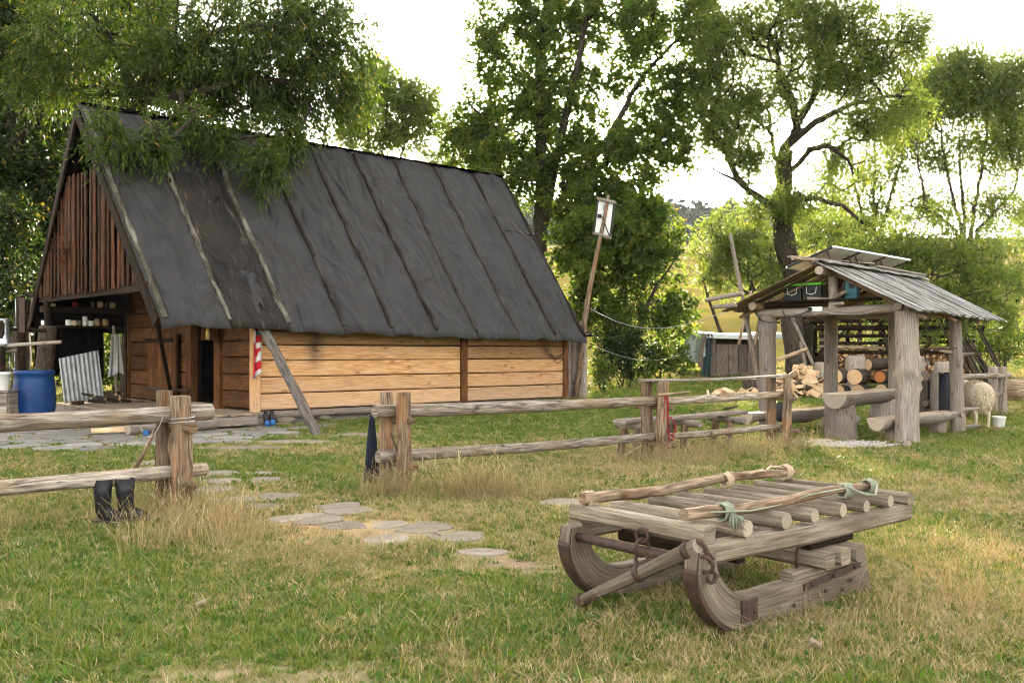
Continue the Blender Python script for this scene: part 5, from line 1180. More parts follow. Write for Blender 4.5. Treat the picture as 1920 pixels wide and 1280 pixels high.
def jk(i, j):
    a = i*2*PI; w = .13+.12*math.sin(min(1, j*1.4)*1.5); return Vector((math.cos(a)*w*(1+.12*math.sin(a*5+j*3)), math.sin(a)*.10+.02*math.sin(a*4), -.86*j-.05*math.sin(a*3)*j+.05*math.cos(a)**2*(1-j)))
mb.grid(jk, 28, 16); o = mb.build('jacket', M['blackcloth'], loc=PX(1768, 702, 19.9), solid=.006); o.rotation_euler = (0, 0, .5); tag(o, 'black jacket hanging on the fence behind the right post', 'jacket')
mb2 = MB(); mb2.grid(lambda i, j: jk(i, j)*.8, 22, 12); o = mb2.build('jacket', M['navycloth'], loc=PX(1738, 705, 20.6), solid=.006); tag(o, 'dark cloth hanging left of the black jacket', 'cloth')
for k in range(14):
    x, y = 10.6+R.uniform(-.5, .5), 23.0+R.uniform(-.3, .3); firewood((x, y, .12+R.uniform(0, .35)), 'pale split firewood heaped beside the sheep', 'firewood by the sheep')
o = MB(70).log((0, 0, .28), (4.0, .6, .34), .30, .28, n=18, rings=8, capmi=1).build('felled_log', [M['pole'], M['endfresh']], loc=PX(1876, 757, 26.5)-Vector((0, 0, .30))); o.location.z = g1(o.location.x, 26.5); tag(o, 'long thick felled log lying at the right edge', 'log')
bk = thing('bucket', 'white bucket standing in the grass beside the sheep', 'bucket', (PX(1873, 0, 20.3).x, 20.3, .01))
MB().lathe([(.105, 0), (.11, .01), (.13, .2), (.14, .205), (.14, .235), (.128, .235), (.1, .02)], n=22).build('body', M['whiteplastic'], bk)
MB().tube([(.14*math.cos(a), .02+.03*math.sin(a), .2-.1*math.sin(a)) for a in [PI*i/10 for i in range(11)]], .006, 5).build('handle', M['cable'], bk)
mb = MB()
for k in range(18):
    a, c = PX(1884, 705, 22.9), Vector((PX(1868, 0, 20.0).x, 20.0, .03)); t = k/17; p = a.lerp(c, t)-Vector((0, 0, .35*math.sin(PI*t))); t2 = (k+.9)/17; p2 = a.lerp(c, t2)-Vector((0, 0, .35*math.sin(PI*min(t2, 1))))
    mb.tube([p, p.lerp(p2, .5)+Vector((.015*(-1)**k, 0, .0)), p2], .012, 5)
o = mb.build('chain', M['iron']); tag(o, 'thin chain hanging from the fence to the grass by the bucket', 'chain')
# sheep seen from behind
sx, sy = PX(1829, 0, 20.2).x, 20.2
mb = MB()
def ell(c, r, n1=14, n2=18):
    c = Vector(c); mb.loft([[c+Vector((math.cos(2*PI*i/n2)*math.sin(PI*(j+.02)/(n1+.04))*r[0], math.sin(2*PI*i/n2)*math.sin(PI*(j+.02)/(n1+.04))*r[1], math.cos(PI*(j+.02)/(n1+.04))*r[2])) for i in range(n2)] for j in range(n1+1)])
ell((0, 0, .60), (.52, .27, .27)); ell((-.30, 0, .57), (.27, .28, .29)); ell((.30, 0, .58), (.28, .26, .27)); ell((.60, 0, .70), (.17, .14, .18)); ell((.78, 0, .72), (.15, .085, .10)); ell((.90, 0, .68), (.10, .06, .065)); ell((-.57, 0, .56), (.07, .05, .15))
for x, s in ((-.40, .13), (-.36, -.13), (.34, .12), (.36, -.12)):
    hind = x < 0
    pts = [(x+.06, s, .50), (x+.10 if hind else x, s, .36), (x-.03 if hind else x+.01, s, .22), (x, s, .06), (x+.02, s, .0)]
    mb.tube(pts, [.11, .075, .036, .032, .04], 10)
for s in (-1, 1): mb.tube([(.74, s*.07, .80), (.72, s*.14, .79), (.70, s*.19, .75)], [.03, .035, .012], 7)
sheep = mb.build('sheep', M['sheepskin'], loc=(sx, sy, .05), rz=1.45)
sheep.scale = (1.0, 1.0, 1.08)
md = sheep.modifiers.new('body', 'REMESH'); md.mode = 'VOXEL'; md.voxel_size = .018; md.use_smooth_shade = True
md = sheep.modifiers.new('soft', 'SMOOTH'); md.iterations = 5; md.factor = .5
tag(sheep, 'woolly cream sheep turned away beside the shelter', 'sheep')
mb = MB(); rr = random.Random(4)
for k in range(7000):
    u_ = rr.uniform(-1, 1); a = rr.uniform(0, 2*PI); s_ = math.sqrt(1-u_*u_); d = Vector((u_, math.cos(a)*s_, math.sin(a)*s_))
    p = Vector((d.x*.58-.02, d.y*(.275+.015*math.sin(d.x*9)), .585+d.z*.285))
    if p.z < .33: continue
    nn = Vector((d.x/.58, d.y/.28, d.z/.285)).normalized(); g = Vector((rr.uniform(-.3, .3)-.2, rr.uniform(-.3, .3), -.75)); L = rr.uniform(.06, .13)
    e = p+nn*L*.45+g*L*.75; sd_ = nn.cross(g).normalized()*rr.uniform(.006, .012); b_ = len(mb.v); mid = p+nn*L*.4+g*L*.2
    mb.v += [tuple(p-sd_), tuple(p+sd_), tuple(mid+sd_*.9), tuple(mid-sd_*.9), tuple(e)]
    mb.quad((b_, b_+1, b_+2, b_+3), ((0, 0),)*4); mb.quad((b_+3, b_+2, b_+4), ((0, 0),)*3)
mb.build('fleece', M['wool'], sheep)
# gravel under the shelter, a few stones
mb = MB(6)
for k in range(900):
    a = R.uniform(0, 6.28); qd = math.sqrt(R.random()); x, y = 5.75+math.cos(a)*qd*.95, 16.75+math.sin(a)*qd*.75; r = R.uniform(.012, .035); z = g1(x, y)+r*.3; kk = 5
    mb.loft([[(x+math.cos(6.28*i/kk+a)*r*s*R.uniform(.8, 1.2), y+math.sin(6.28*i/kk+a)*r*s, z+dz*r) for i in range(kk)] for s, dz in ((1, -.5), (.9, .3), (.5, .6))], sm=False)
o = mb.build('gravel', M['gravel']); tag(o, 'pale gravel patch at the front of the shelter table', 'gravel', kind='stuff')
mb = MB(); mb.loft([[(math.cos(6.28*i/7)*r*R.uniform(.85, 1.1), math.sin(6.28*i/7)*r*R.uniform(.85, 1.1), z) for i in range(7)] for r, z in ((.08, 0), (.09, .04), (.05, .1))], sm=False)
o = mb.build('stone', M['palestone'], loc=(PX(1700, 0, 16.2).x, 16.2, .0)); tag(o, 'small pale stone at the foot of the thick shelter post', 'stone')
for x, y, lb in ((235, 1020, 'curled tan leaf in the grass below the boots'), (377, 1145, 'tan leaf in the grass at the lower left'), (820, 1010, 'pale wood chip on the grass left of the sled'), (1530, 1222, 'tan leaf in the grass below the sled'), (700, 890, 'brown leaf in the grass left of the middle post')):
    c = gp(x, y); mb = MB(); mb.grid(lambda i, j: Vector(((i-.5)*.05*math.sin(PI*(j*.9+.05)), (j-.5)*.065, .035+.5*.03*(i-.5)**2*8+.012*math.sin(j*6))), 6, 6)
    o = mb.build('dead_leaf', M['beigecloth'], loc=(c[0], c[1], g1(*c)), rz=R.uniform(0, 6), solid=.002); tag(o, lb, 'leaf' if 'leaf' in lb else 'wood chip')
# ------------------------------------------------------------------ trees
G = lambda *c: c
M['lf_willow'] = leafmat('willow_leaf', [(0, (.018, .040, .005)), (.5, (.042, .075, .010)), (.85, (.08, .112, .016)), (.955, (.11, .14, .02)), (.965, (.28, .20, .03)), (1, (.30, .19, .02))], .45)
M['lf_maple'] = leafmat('maple_leaf', [(0, (.028, .058, .010)), (.5, (.064, .105, .018)), (.9, (.11, .15, .025)), (.96, (.15, .13, .02)), (1, (.20, .11, .02))], .55, tcol=1.9)
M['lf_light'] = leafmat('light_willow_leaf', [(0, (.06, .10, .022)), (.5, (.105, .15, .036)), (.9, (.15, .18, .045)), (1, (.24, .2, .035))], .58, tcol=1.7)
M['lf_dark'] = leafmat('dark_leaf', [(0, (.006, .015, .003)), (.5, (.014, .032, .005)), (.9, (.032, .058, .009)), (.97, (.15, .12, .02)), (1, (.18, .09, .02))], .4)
M['lf_bush'] = leafmat('bush_leaf', [(0, (.03, .06, .014)), (.5, (.06, .10, .02)), (.9, (.11, .14, .03)), (1, (.2, .15, .03))], .58, tcol=1.7)

def leaves_mesh(name, P, D, S, L, W, rnd, mat, fold=.25):
    """P base points, D unit direction, S unit side, per leaf length and width"""
    N = len(P); Nn = np.cross(D, S)
    v = np.empty((N, 4, 3), np.float32); mid = P+D*(L*.45)[:, None]
    v[:, 0] = P; v[:, 1] = mid+S*(W*.5)[:, None]+Nn*(W*fold)[:, None]; v[:, 2] = P+D*L[:, None]; v[:, 3] = mid-S*(W*.5)[:, None]+Nn*(W*fold)[:, None]
    me = bpy.data.meshes.new(name); me.vertices.add(N*4); me.vertices.foreach_set('co', v.ravel())
    me.loops.add(N*4); me.loops.foreach_set('vertex_index', np.arange(N*4, dtype=np.int32))
    me.polygons.add(N); me.polygons.foreach_set('loop_start', np.arange(0, N*4, 4, dtype=np.int32)); me.update(calc_edges=True)
    ul = me.uv_layers.new(name='UVMap'); uv = np.empty((N, 4, 2), np.float32); uv[:, :, 0] = rnd[:, None]; uv[:, :, 1] = .5; ul.data.foreach_set('uv', uv.ravel())
    me.materials.append(mat); return me
def unit(a): return a/np.maximum(np.linalg.norm(a, axis=-1, keepdims=True), 1e-6)

def tree(name, label, cat, base, trunks, blobs, leaf, bark='bark', lf='lf_willow', seed=1, group=None, tip=.011, stray=.25, twig=.45, part_names=('trunk', 'crown'), gap=.0, shell=.5):
    """trunks: [(points, r0, r1)] in offsets from base; blobs: [(centre, radii, clusters)]; leaf: dict n, L, W, spread, droop"""
    rs = np.random.RandomState(seed); base = np.array(base, float)
    nodes = []; par = []; fixed = []; plen = []
    for pts, r0, r1 in trunks:
        pts = [np.array(p, float) for p in pts]; last = -1; k0 = len(nodes); dense = []
        for a, c in zip(pts, pts[1:]):
            m_ = max(2, int(np.linalg.norm(c-a)/.5))
            for i in range(m_): dense.append(a+(c-a)*i/m_)
        dense.append(pts[-1]); dense = [d+rs.normal(0, .03, 3)*(0 if i == 0 else 1) for i, d in enumerate(dense)]
        if nodes:      # join to nearest earlier node
            dd = np.linalg.norm(np.array(nodes)-dense[0], axis=1); last = int(dd.argmin())
        for i, d in enumerate(dense):
            nodes.append(d); par.append(last); plen.append(0 if last < 0 else plen[last]+np.linalg.norm(d-nodes[last])); fixed.append(r0+(r1-r0)*i/(len(dense)-1)); last = len(nodes)-1
    paths = []; cnt0 = len(nodes)
    k = 0
    for ti, (pts, r0, r1) in enumerate(trunks): pass
    cl = []
    for c, r, n_ in blobs:
        d = unit(rs.normal(0, 1, (n_, 3))); q = rs.uniform(0, 1, (n_, 1))**(shell)
        p = np.array(c)+d*q*np.array(r)
        if gap:
            keep = fbm(p[:, 0]*.9+seed, p[:, 2]*.9+p[:, 1]*.5, seed, 2) > gap; p = p[keep]
        cl.append(p)
    cl = np.concatenate(cl); NA = np.array(nodes); dmin = np.array([np.linalg.norm(NA-p, axis=1).min() for p in cl]); order = np.argsort(dmin)
    cap = len(nodes)+len(cl)*14; buf = np.empty((cap, 3)); buf[:len(nodes)] = NA; pl_ = np.empty(cap); pl_[:len(nodes)] = plen; ncur = len(nodes)
    ends = []; outdir = []
    for ci in order:
        p = cl[ci]; dv = p-buf[:ncur]; d = np.linalg.norm(dv, axis=1); cost = d+.22*pl_[:ncur]+np.where(dv[:, 2] < -.3, .35*d, 0)
        j = int(cost.argmin()); a = buf[j].copy(); L = d[j]; m_ = int(min(12, max(2, L/twig))); chain = [j]
        arch = rs.normal(0, .08*L, 3); arch[2] = abs(arch[2])*.8
        for i in range(1, m_+1):
            t = i/m_; q = a+(p-a)*t+arch*math.sin(PI*t)+(rs.normal(0, .035, 3) if i < m_ else 0)
            buf[ncur] = q; par.append(chain[-1]); fixed.append(0); pl_[ncur] = pl_[chain[-1]]+L/m_; chain.append(ncur); ncur += 1
        paths.append(chain); ends.append(chain[-1]); outdir.append(p-a)
    cnt = np.zeros(ncur)
    for e in ends: cnt[e] += 1
    for i in range(ncur-1, -1, -1):
        if par[i] >= 0: cnt[par[i]] += cnt[i]
    rad = tip*np.maximum(cnt, .6)**.42
    fx = np.array(fixed); rad = np.where(fx > 0, fx, rad)
    root = thing(name, label, cat, base.tolist(), 0, group)
    mb = MB(seed)
    i0 = 0
    for pts, r0, r1 in trunks:
        n_ = sum(max(2, int(np.linalg.norm(np.array(c, float)-np.array(a, float))/.5)) for a, c in zip(pts, pts[1:]))+1
        ids = list(range(i0, i0+n_)); i0 += n_
        if par[ids[0]] >= 0: ids = [par[ids[0]]]+ids
        rr_ = [rad[i] for i in ids]
        if par[ids[1]] == ids[0] and ids[0] < ids[1]-1: rr_[0] = rr_[1]
        mb.tube([buf[i] for i in ids], [r*(1+.08*math.sin(i*2.3)) for i, r in zip(ids, rr_)], 10)
    for ch in paths:
        rr_ = [rad[i] for i in ch]; rr_[0] = min(rr_[0], rr_[1]*1.3)
        mb.tube([buf[i] for i in ch], rr_, 5 if rr_[0] > .03 else 4, caps=False)
    mb.build(part_names[0], M[bark], root)
    # leaves on short sprigs around each cluster
    E = buf[ends]; O = unit(np.array(outdir)); nl, L0, W0, sp, dr = leaf['n'], leaf['L'], leaf['W'], leaf['spread'], leaf['droop']
    ns = leaf.get('sprigs', 6); per = max(1, nl//ns); NC = len(E)
    sd = unit(O[:, None]*.6+rs.normal(0, .75, (NC, ns, 3))+np.array([0, 0, -dr])); sl = sp*rs.uniform(.5, 1.3, (NC, ns, 1))
    tt = np.linspace(.1, 1.0, per)[None, None, :, None]
    P = E[:, None, None]+sd[:, :, None]*sl[:, :, None]*tt+np.array([0, 0, -1])*dr*sl[:, :, None]*tt**2*.7+rs.normal(0, .03+sp*.06, (NC, ns, per, 3))
    D = unit(sd[:, :, None]*.8+rs.normal(0, .55, (NC, ns, per, 3))+np.array([0, 0, -dr*.8])); P = P.reshape(-1, 3); D = D.reshape(-1, 3)
    up = np.array([0, 0, 1.0])+rs.normal(0, .55, D.shape); S = unit(np.cross(D, up))
    N = len(P); L = L0*rs.uniform(.65, 1.25, N); W = W0*rs.uniform(.7, 1.2, N)
    clump = np.repeat(rs.normal(0, .13, NC*ns), per)
    rnd = np.clip(rs.uniform(0, 1, N)*.75+.12+clump, 0, .949); yl = rs.uniform(0, 1, N) < leaf.get('yellow', .015); rnd = np.where(yl, rs.uniform(.95, 1, N), rnd)
    me_ = leaves_mesh(part_names[1], P, D, S, L, W, rnd, M[lf]); link(bpy.data.objects.new(part_names[1], me_), root)
    return N
TOTAL = 0
def T_(*a, **k):
    global TOTAL; TOTAL += tree(*a, **k)
def PB(x, y, Y): 
    p = PX(x, y, Y); return np.array(p)
DENS = 1.0
def blob(base, x, y, Y, rx, ry, depth, n): # centre and radii read from the picture at depth Y
    c = PB(x, y, Y)-np.array(base); return (c, (rx*Y/F, depth, ry*Y/F), int(n*DENS))
def gb_(x, Y): X = PX(x, 0, Y).x; return (X, Y, g1(X, Y)-.1)

DENS = 1.7
# willow leaning over the cabin
b0 = gb_(255, 30)
WL = dict(n=91, L=.20, W=.045, spread=.55, droop=.55, sprigs=7, yellow=.014)
T_('willow_tree', 'big dark willow whose branches hang over the cabin roof', 'tree', b0,
   [([(0, 0, 0), (.1, -.5, 4), PB(262, 190, 28)-b0, PB(290, 110, 27)-b0, PB(310, 10, 27)-b0, PB(330, -120, 27)-b0], .42, .12),
    ([PB(268, 180, 28)-b0, PB(320, 120, 26)-b0, PB(420, 60, 25)-b0, PB(560, 40, 25)-b0], .22, .06),
    ([PB(265, 200, 28)-b0, PB(220, 100, 27)-b0, PB(170, 20, 26)-b0], .2, .06),
    ([PB(285, 190, 27)-b0, PB(350, 175, 25)-b0, PB(480, 150, 25)-b0, PB(580, 150, 25)-b0], .16, .04)],
   [blob(b0, 250, 40, 26, 190, 150, 2.6, 95), blob(b0, 470, 60, 25.5, 190, 130, 2.4, 120), blob(b0, 600, 60, 25.5, 95, 110, 1.6, 50), blob(b0, 520, 185, 26.5, 130, 80, 1.8, 62),
    blob(b0, 400, 150, 27, 150, 70, 1.6, 45), blob(b0, 120, 120, 26.5, 110, 110, 1.6, 45), blob(b0, 640, 150, 27, 60, 80, 1.2, 22), blob(b0, 280, 255, 21.4, 48, 40, .3, 9), blob(b0, 195, 230, 20.7, 28, 55, .3, 7), blob(b0, 415, 255, 22.8, 45, 35, .3, 7), blob(b0, 490, 290, 22.6, 36, 45, .3, 11), blob(b0, 545, 245, 24.2, 60, 30, .4, 9), blob(b0, 360, 225, 22.6, 40, 25, .3, 6), blob(b0, 330, 215, 23.5, 60, 25, .5, 6)],
   WL, 'barkwillow', 'lf_willow', 11, tip=.012)
DENS = 1.35
# dark broadleaves at the left
for k, (x, Y, tx, lb, nb) in enumerate(((38, 29, 20, 'dark maple at the left edge with a bare trunk', 100), (-60, 33, -90, 'tall dark tree filling the upper left corner', 120), (120, 36, 130, 'dark tree behind the cabin gable', 130))):
    b = gb_(x, Y)
    T_('broadleaf_tree', lb, 'tree', b, [([(0, 0, 0), (.1, 0, 3), (PB(tx, 200, Y)-b), (PB(tx+20, 0, Y)-b)], .28, .1), ([PB(tx, 300, Y)-b, PB(tx+60, 180, Y)-b, PB(tx+90, 60, Y)-b], .12, .05)],
       [blob(b, x+10, 60, Y, 130, 170, 2.4, nb), blob(b, x+20, 330, Y, 100, 140, 2.0, int(nb*.8)), blob(b, x-10, 520, Y, 80, 110, 1.5, int(nb*.35))],
       dict(n=78, L=.19, W=.15, spread=.65, droop=.15, yellow=.02), 'bark', 'lf_dark', 31+k, group='dark trees left of the cabin', shell=.45)
for k, (x, Y, lb) in enumerate(((20, 44, 'dark tree deep behind the left edge'), (230, 46, 'dark tree deep behind the cabin gable'), (-90, 40, 'dark tree beyond the left picture edge'))):
    b = gb_(x, Y)
    T_('broadleaf_tree', lb, 'tree', b, [([(0, 0, 0), (.1, 0, 3), (PB(x, 200, Y)-b), (PB(x+20, 20, Y)-b)], .28, .1)], [blob(b, x, 120, Y, 150, 170, 2.4, 110), blob(b, x, 420, Y, 130, 170, 2.2, 110)], dict(n=70, L=.27, W=.21, spread=.8, droop=.15, yellow=.01), 'bark', 'lf_dark', 41+k, group='dark trees left of the cabin', shell=.45)
b = gb_(30, 25.5); T_('sapling', 'pale leaved sapling beside the rack at the left edge', 'tree', b, [([(0, 0, 0), (0, 0, 2), PB(22, 440, 25.5)-b], .06, .02)], [blob(b, 25, 420, 25.5, 42, 50, .6, 20), blob(b, 40, 520, 25.5, 45, 45, .6, 14)], dict(n=60, L=.13, W=.09, spread=.45, droop=.2, yellow=.02), 'bark', 'lf_dark', 55)
for k, (x, y, Y, rx, ry, lb, n_) in enumerate(((215, 680, 33, 60, 90, 'green bush showing through the porch opening', 60), (60, 640, 34, 120, 110, 'bush behind the rack left of the porch', 70), (140, 600, 38, 130, 90, 'sunlit bush far behind the porch', 60))):
    b = gb_(x, Y); T_('bush', lb, 'bush', b, [([(0, 0, 0), (.1, 0, .9)], .05, .03), ([(0, 0, 0), (-.3, .1, 1)], .04, .02)], [blob(b, x, y, Y, rx, ry, 1.2, n_)], dict(n=60, L=.14, W=.09, spread=.5, droop=.1), 'bark', 'lf_bush', 61+k, part_names=('stems', 'foliage'), group='bushes behind the porch')
DENS = 2.6
# pale tree behind the ridge
b = gb_(725, 46)
T_('pale_tree', 'thin pale willow rising behind the cabin ridge', 'tree', b,
   [([(0, 0, 0), (0, 0, 3), PB(690, 300, 46)-b, PB(690, 190, 46)-b], .16, .05), ([(0.2, 0, 1), PB(745, 320, 46)-b, PB(770, 220, 46)-b], .13, .04), ([(.1, 0, 2), PB(715, 300, 46)-b, PB(730, 170, 46)-b], .1, .03)],
   [blob(b, 700, 160, 46, 65, 65, 1.8, 76), blob(b, 765, 195, 46, 66, 62, 1.8, 88), blob(b, 735, 250, 46, 92, 50, 1.6, 55), blob(b, 655, 230, 46, 40, 70, 1.5, 40)], dict(n=54, L=.22, W=.075, spread=.6, droop=.3), 'bark', 'lf_light', 71, stray=.4, gap=.36, shell=.6)
DENS = .95
# maple in front of the sun
b = gb_(1018, 37)
MP = dict(n=120, L=.155, W=.12, spread=.66, droop=.12, yellow=.006)
T_('maple_tree', 'tall maple with the low sun shining through its crown', 'tree', b,
   [([(0, 0, 0), (-.1, 0, 4), PB(1015, 300, 37)-b, PB(1010, 150, 37)-b, PB(1025, 20, 37)-b, PB(1030, -100, 37)-b], .34, .12),
    ([PB(1020, 420, 37)-b, PB(1050, 260, 36.5)-b, PB(1085, 120, 36)-b, PB(1110, -40, 36)-b], .2, .07),
    ([PB(1030, 400, 37)-b, PB(1150, 250, 36)-b, PB(1200, 150, 36)-b, PB(1290, 50, 36)-b], .18, .05),
    ([PB(1012, 330, 37)-b, PB(930, 240, 37)-b, PB(880, 200, 37)-b], .13, .04),
    ([PB(1050, 350, 37)-b, PB(1180, 290, 36)-b, PB(1290, 235, 36)-b], .12, .04)],
   [blob(b, 1010, 30, 37, 130, 90, 2.4, 105), blob(b, 1180, 20, 36.5, 150, 80, 2.4, 95), blob(b, 1000, 190, 37, 130, 90, 2.2, 105), blob(b, 915, 60, 37, 45, 40, 1.2, 14), blob(b, 1090, 170, 37.2, 90, 110, 1.6, 32), blob(b, 1230, 150, 36, 100, 95, 2.0, 62), blob(b, 1010, 320, 37, 160, 80, 2.2, 110), blob(b, 1170, 290, 36, 110, 75, 2.2, 88), blob(b, 1270, 250, 36, 70, 60, 1.6, 32), blob(b, 1120, 390, 36, 130, 60, 2.2, 95), blob(b, 900, 270, 38, 70, 60, 1.4, 40), blob(b, 1310, 60, 36, 50, 60, 1.2, 18), blob(b, 1300, 20, 36, 60, 50, 1.4, 22), blob(b, 880, 250, 38, 60, 70, 1.4, 34), blob(b, 1280, 150, 36, 60, 60, 1.4, 20), blob(b, 930, 120, 37, 60, 50, 1.2, 14)],
   MP, 'bark', 'lf_maple', 81, shell=.5)
DENS = 1.0
b = gb_(860, 48); T_('pale_tree', 'greyish willow crown between ridge and tall maple', 'tree', b, [([(0, 0, 0), (0, 0, 4), PB(850, 250, 48)-b], .15, .04)], [blob(b, 850, 260, 48, 55, 75, 1.5, 90), blob(b, 815, 300, 48, 30, 40, 1.2, 30)], dict(n=60, L=.18, W=.06, spread=.6, droop=.3), 'bark', 'lf_light', 84)
b = gb_(1180, 33)
T_('maple_tree', 'low spreading maple with yellow lit leaves beside the annex', 'tree', b,
   [([(0, 0, 0), (-.1, 0, 2), PB(1165, 480, 33)-b, PB(1150, 400, 33)-b], .15, .05), ([(0, 0, 1.2), PB(1230, 540, 32.5)-b, PB(1270, 480, 32.5)-b], .09, .03)],
   [blob(b, 1120, 460, 33, 80, 75, 1.8, 92), blob(b, 1210, 480, 33, 75, 80, 1.6, 85), blob(b, 1255, 585, 32.5, 50, 45, 1.2, 26), blob(b, 1130, 580, 33, 75, 60, 1.5, 60), blob(b, 1200, 400, 33, 50, 30, 1.0, 22)],
   dict(n=102, L=.15, W=.115, spread=.58, droop=.15, yellow=.012), 'bark', 'lf_maple', 91)
for k, (x, y, Y, rx, ry, n_, lb, lf) in enumerate(((1165, 655, 31, 60, 50, 50, 'dark bush against the annex wall', 'lf_dark'), (1235, 670, 33, 60, 40, 48, 'low bush between annex and tarp shed', 'lf_bush'), (1285, 640, 36, 40, 55, 34, 'sunlit bush behind the tarp shed', 'lf_light'), (1130, 690, 30, 22, 24, 12, 'small weed clump at the annex foot', 'lf_bush'))):
    b = gb_(x, Y); T_('bush', lb, 'bush', b, [([(0, 0, 0), (.1, 0, .6)], .04, .02), ([(0, 0, 0), (-.3, .1, .7)], .03, .02)], [blob(b, x, y, Y, rx, ry, 1.0, n_)], dict(n=70, L=.13, W=.085, spread=.42, droop=.15), 'bark', lf, 95+k, part_names=('stems', 'foliage'), group='bushes between annex and shed')
DENS = 3.1
# old crooked willow
b = gb_(1500, 35)
T_('willow_tree', 'old crooked willow with dark winding limbs behind the shelter', 'tree', b,
   [([(0, 0, 0), (.05, 0, 2.2), PB(1470, 450, 35)-b, PB(1462, 400, 35)-b, PB(1470, 320, 35)-b, PB(1470, 280, 35)-b], .5, .27),
    ([PB(1470, 280, 35)-b, PB(1492, 245, 35)-b, PB(1488, 190, 34.6)-b, PB(1470, 150, 34.4)-b, PB(1462, 120, 34)-b], .18, .07),
    ([PB(1488, 250, 35)-b, PB(1520, 190, 35)-b, PB(1540, 130, 35)-b, PB(1580, 60, 35)-b], .14, .04),
    ([PB(1480, 270, 35)-b, PB(1530, 230, 34.5)-b, PB(1600, 195, 34)-b, PB(1680, 180, 34)-b], .15, .04),
    ([PB(1470, 330, 35)-b, PB(1520, 280, 34.5)-b, PB(1550, 275, 34)-b, PB(1590, 300, 34)-b, PB(1600, 330, 34)-b], .11, .04),
    ([PB(1462, 395, 35)-b, PB(1420, 370, 34.6)-b, PB(1385, 340, 34.4)-b, PB(1360, 290, 34)-b, PB(1340, 260, 34)-b], .16, .06),
    ([PB(1385, 340, 34.4)-b, PB(1345, 320, 34)-b, PB(1310, 297, 34)-b], .06, .02),
    ([PB(1475, 375, 35)-b, PB(1530, 372, 34)-b, PB(1580, 385, 33.6)-b, PB(1620, 420, 33.6)-b], .12, .05)],
   [blob(b, 1420, 60, 35, 110, 70, 2.0, 62), blob(b, 1560, 50, 35, 130, 70, 2.2, 85), blob(b, 1400, 180, 34.4, 90, 75, 1.8, 52), blob(b, 1560, 140, 35, 110, 60, 2.0, 62), blob(b, 1650, 110, 35, 80, 70, 1.6, 46), blob(b, 1350, 230, 34, 55, 60, 1.2, 30), blob(b, 1400, 290, 34.5, 80, 60, 1.4, 32), blob(b, 1620, 230, 34, 80, 50, 1.6, 34), blob(b, 1480, 380, 34.5, 120, 35, 1.6, 30), blob(b, 1470, 170, 35.5, 120, 90, 1.4, 30), blob(b, 1560, 300, 35, 90, 70, 1.4, 24), blob(b, 1330, 130, 34.5, 45, 60, 1.2, 22), blob(b, 1350, 60, 34.5, 60, 60, 1.4, 24), blob(b, 1500, 0, 35, 150, 40, 1.6, 30), blob(b, 1700, 60, 35, 50, 60, 1.4, 24), blob(b, 1690, 200, 34.5, 50, 50, 1.2, 22)],
   dict(n=78, L=.155, W=.045, spread=.7, droop=.3, yellow=.005), 'barkwillow', 'lf_light', 101, gap=.15, shell=.7)
DENS = 1.2
# broad willow bushes behind the shelter
for k, (x, Y, bl, lb) in enumerate(((1690, 31.5, [(1640, 500, 120, 90, 110), (1760, 470, 110, 80, 105), (1830, 560, 70, 80, 60), (1720, 580, 130, 60, 70)], 'broad pale green willow bush right behind the shelter roof'),
                                 (1380, 36, [(1370, 455, 85, 65, 85), (1440, 500, 85, 75, 80), (1340, 510, 45, 50, 28)], 'rounded willow bush behind the left shelter eave'),
                                 (1540, 38, [(1560, 430, 100, 45, 80), (1500, 560, 90, 60, 40)], 'willow bush between crooked trunk and shelter ridge'))):
    b = gb_(x, Y); T_('willow_bush', lb, 'bush', b, [([(0, 0, 0), (.3, 0, 1.2), PB(x+30, 520, Y)-b], .13, .04), ([(0, 0, 0), (-.5, 0, 1.3), PB(x-60, 530, Y)-b], .11, .03), ([(0.2, 0, .6), (1.1, -.3, 1.9), PB(x+100, 600, Y)-b], .1, .03)],
       [blob(b, bx, by, Y, rx, ry, 1.7, n_) for bx, by, rx, ry, n_ in bl], dict(n=78, L=.18, W=.052, spread=.55, droop=.35, yellow=.01), 'barkwillow', 'lf_light', 111+k, group='willow bushes behind the shelter', part_names=('stems', 'crown'))
DENS = 3.4
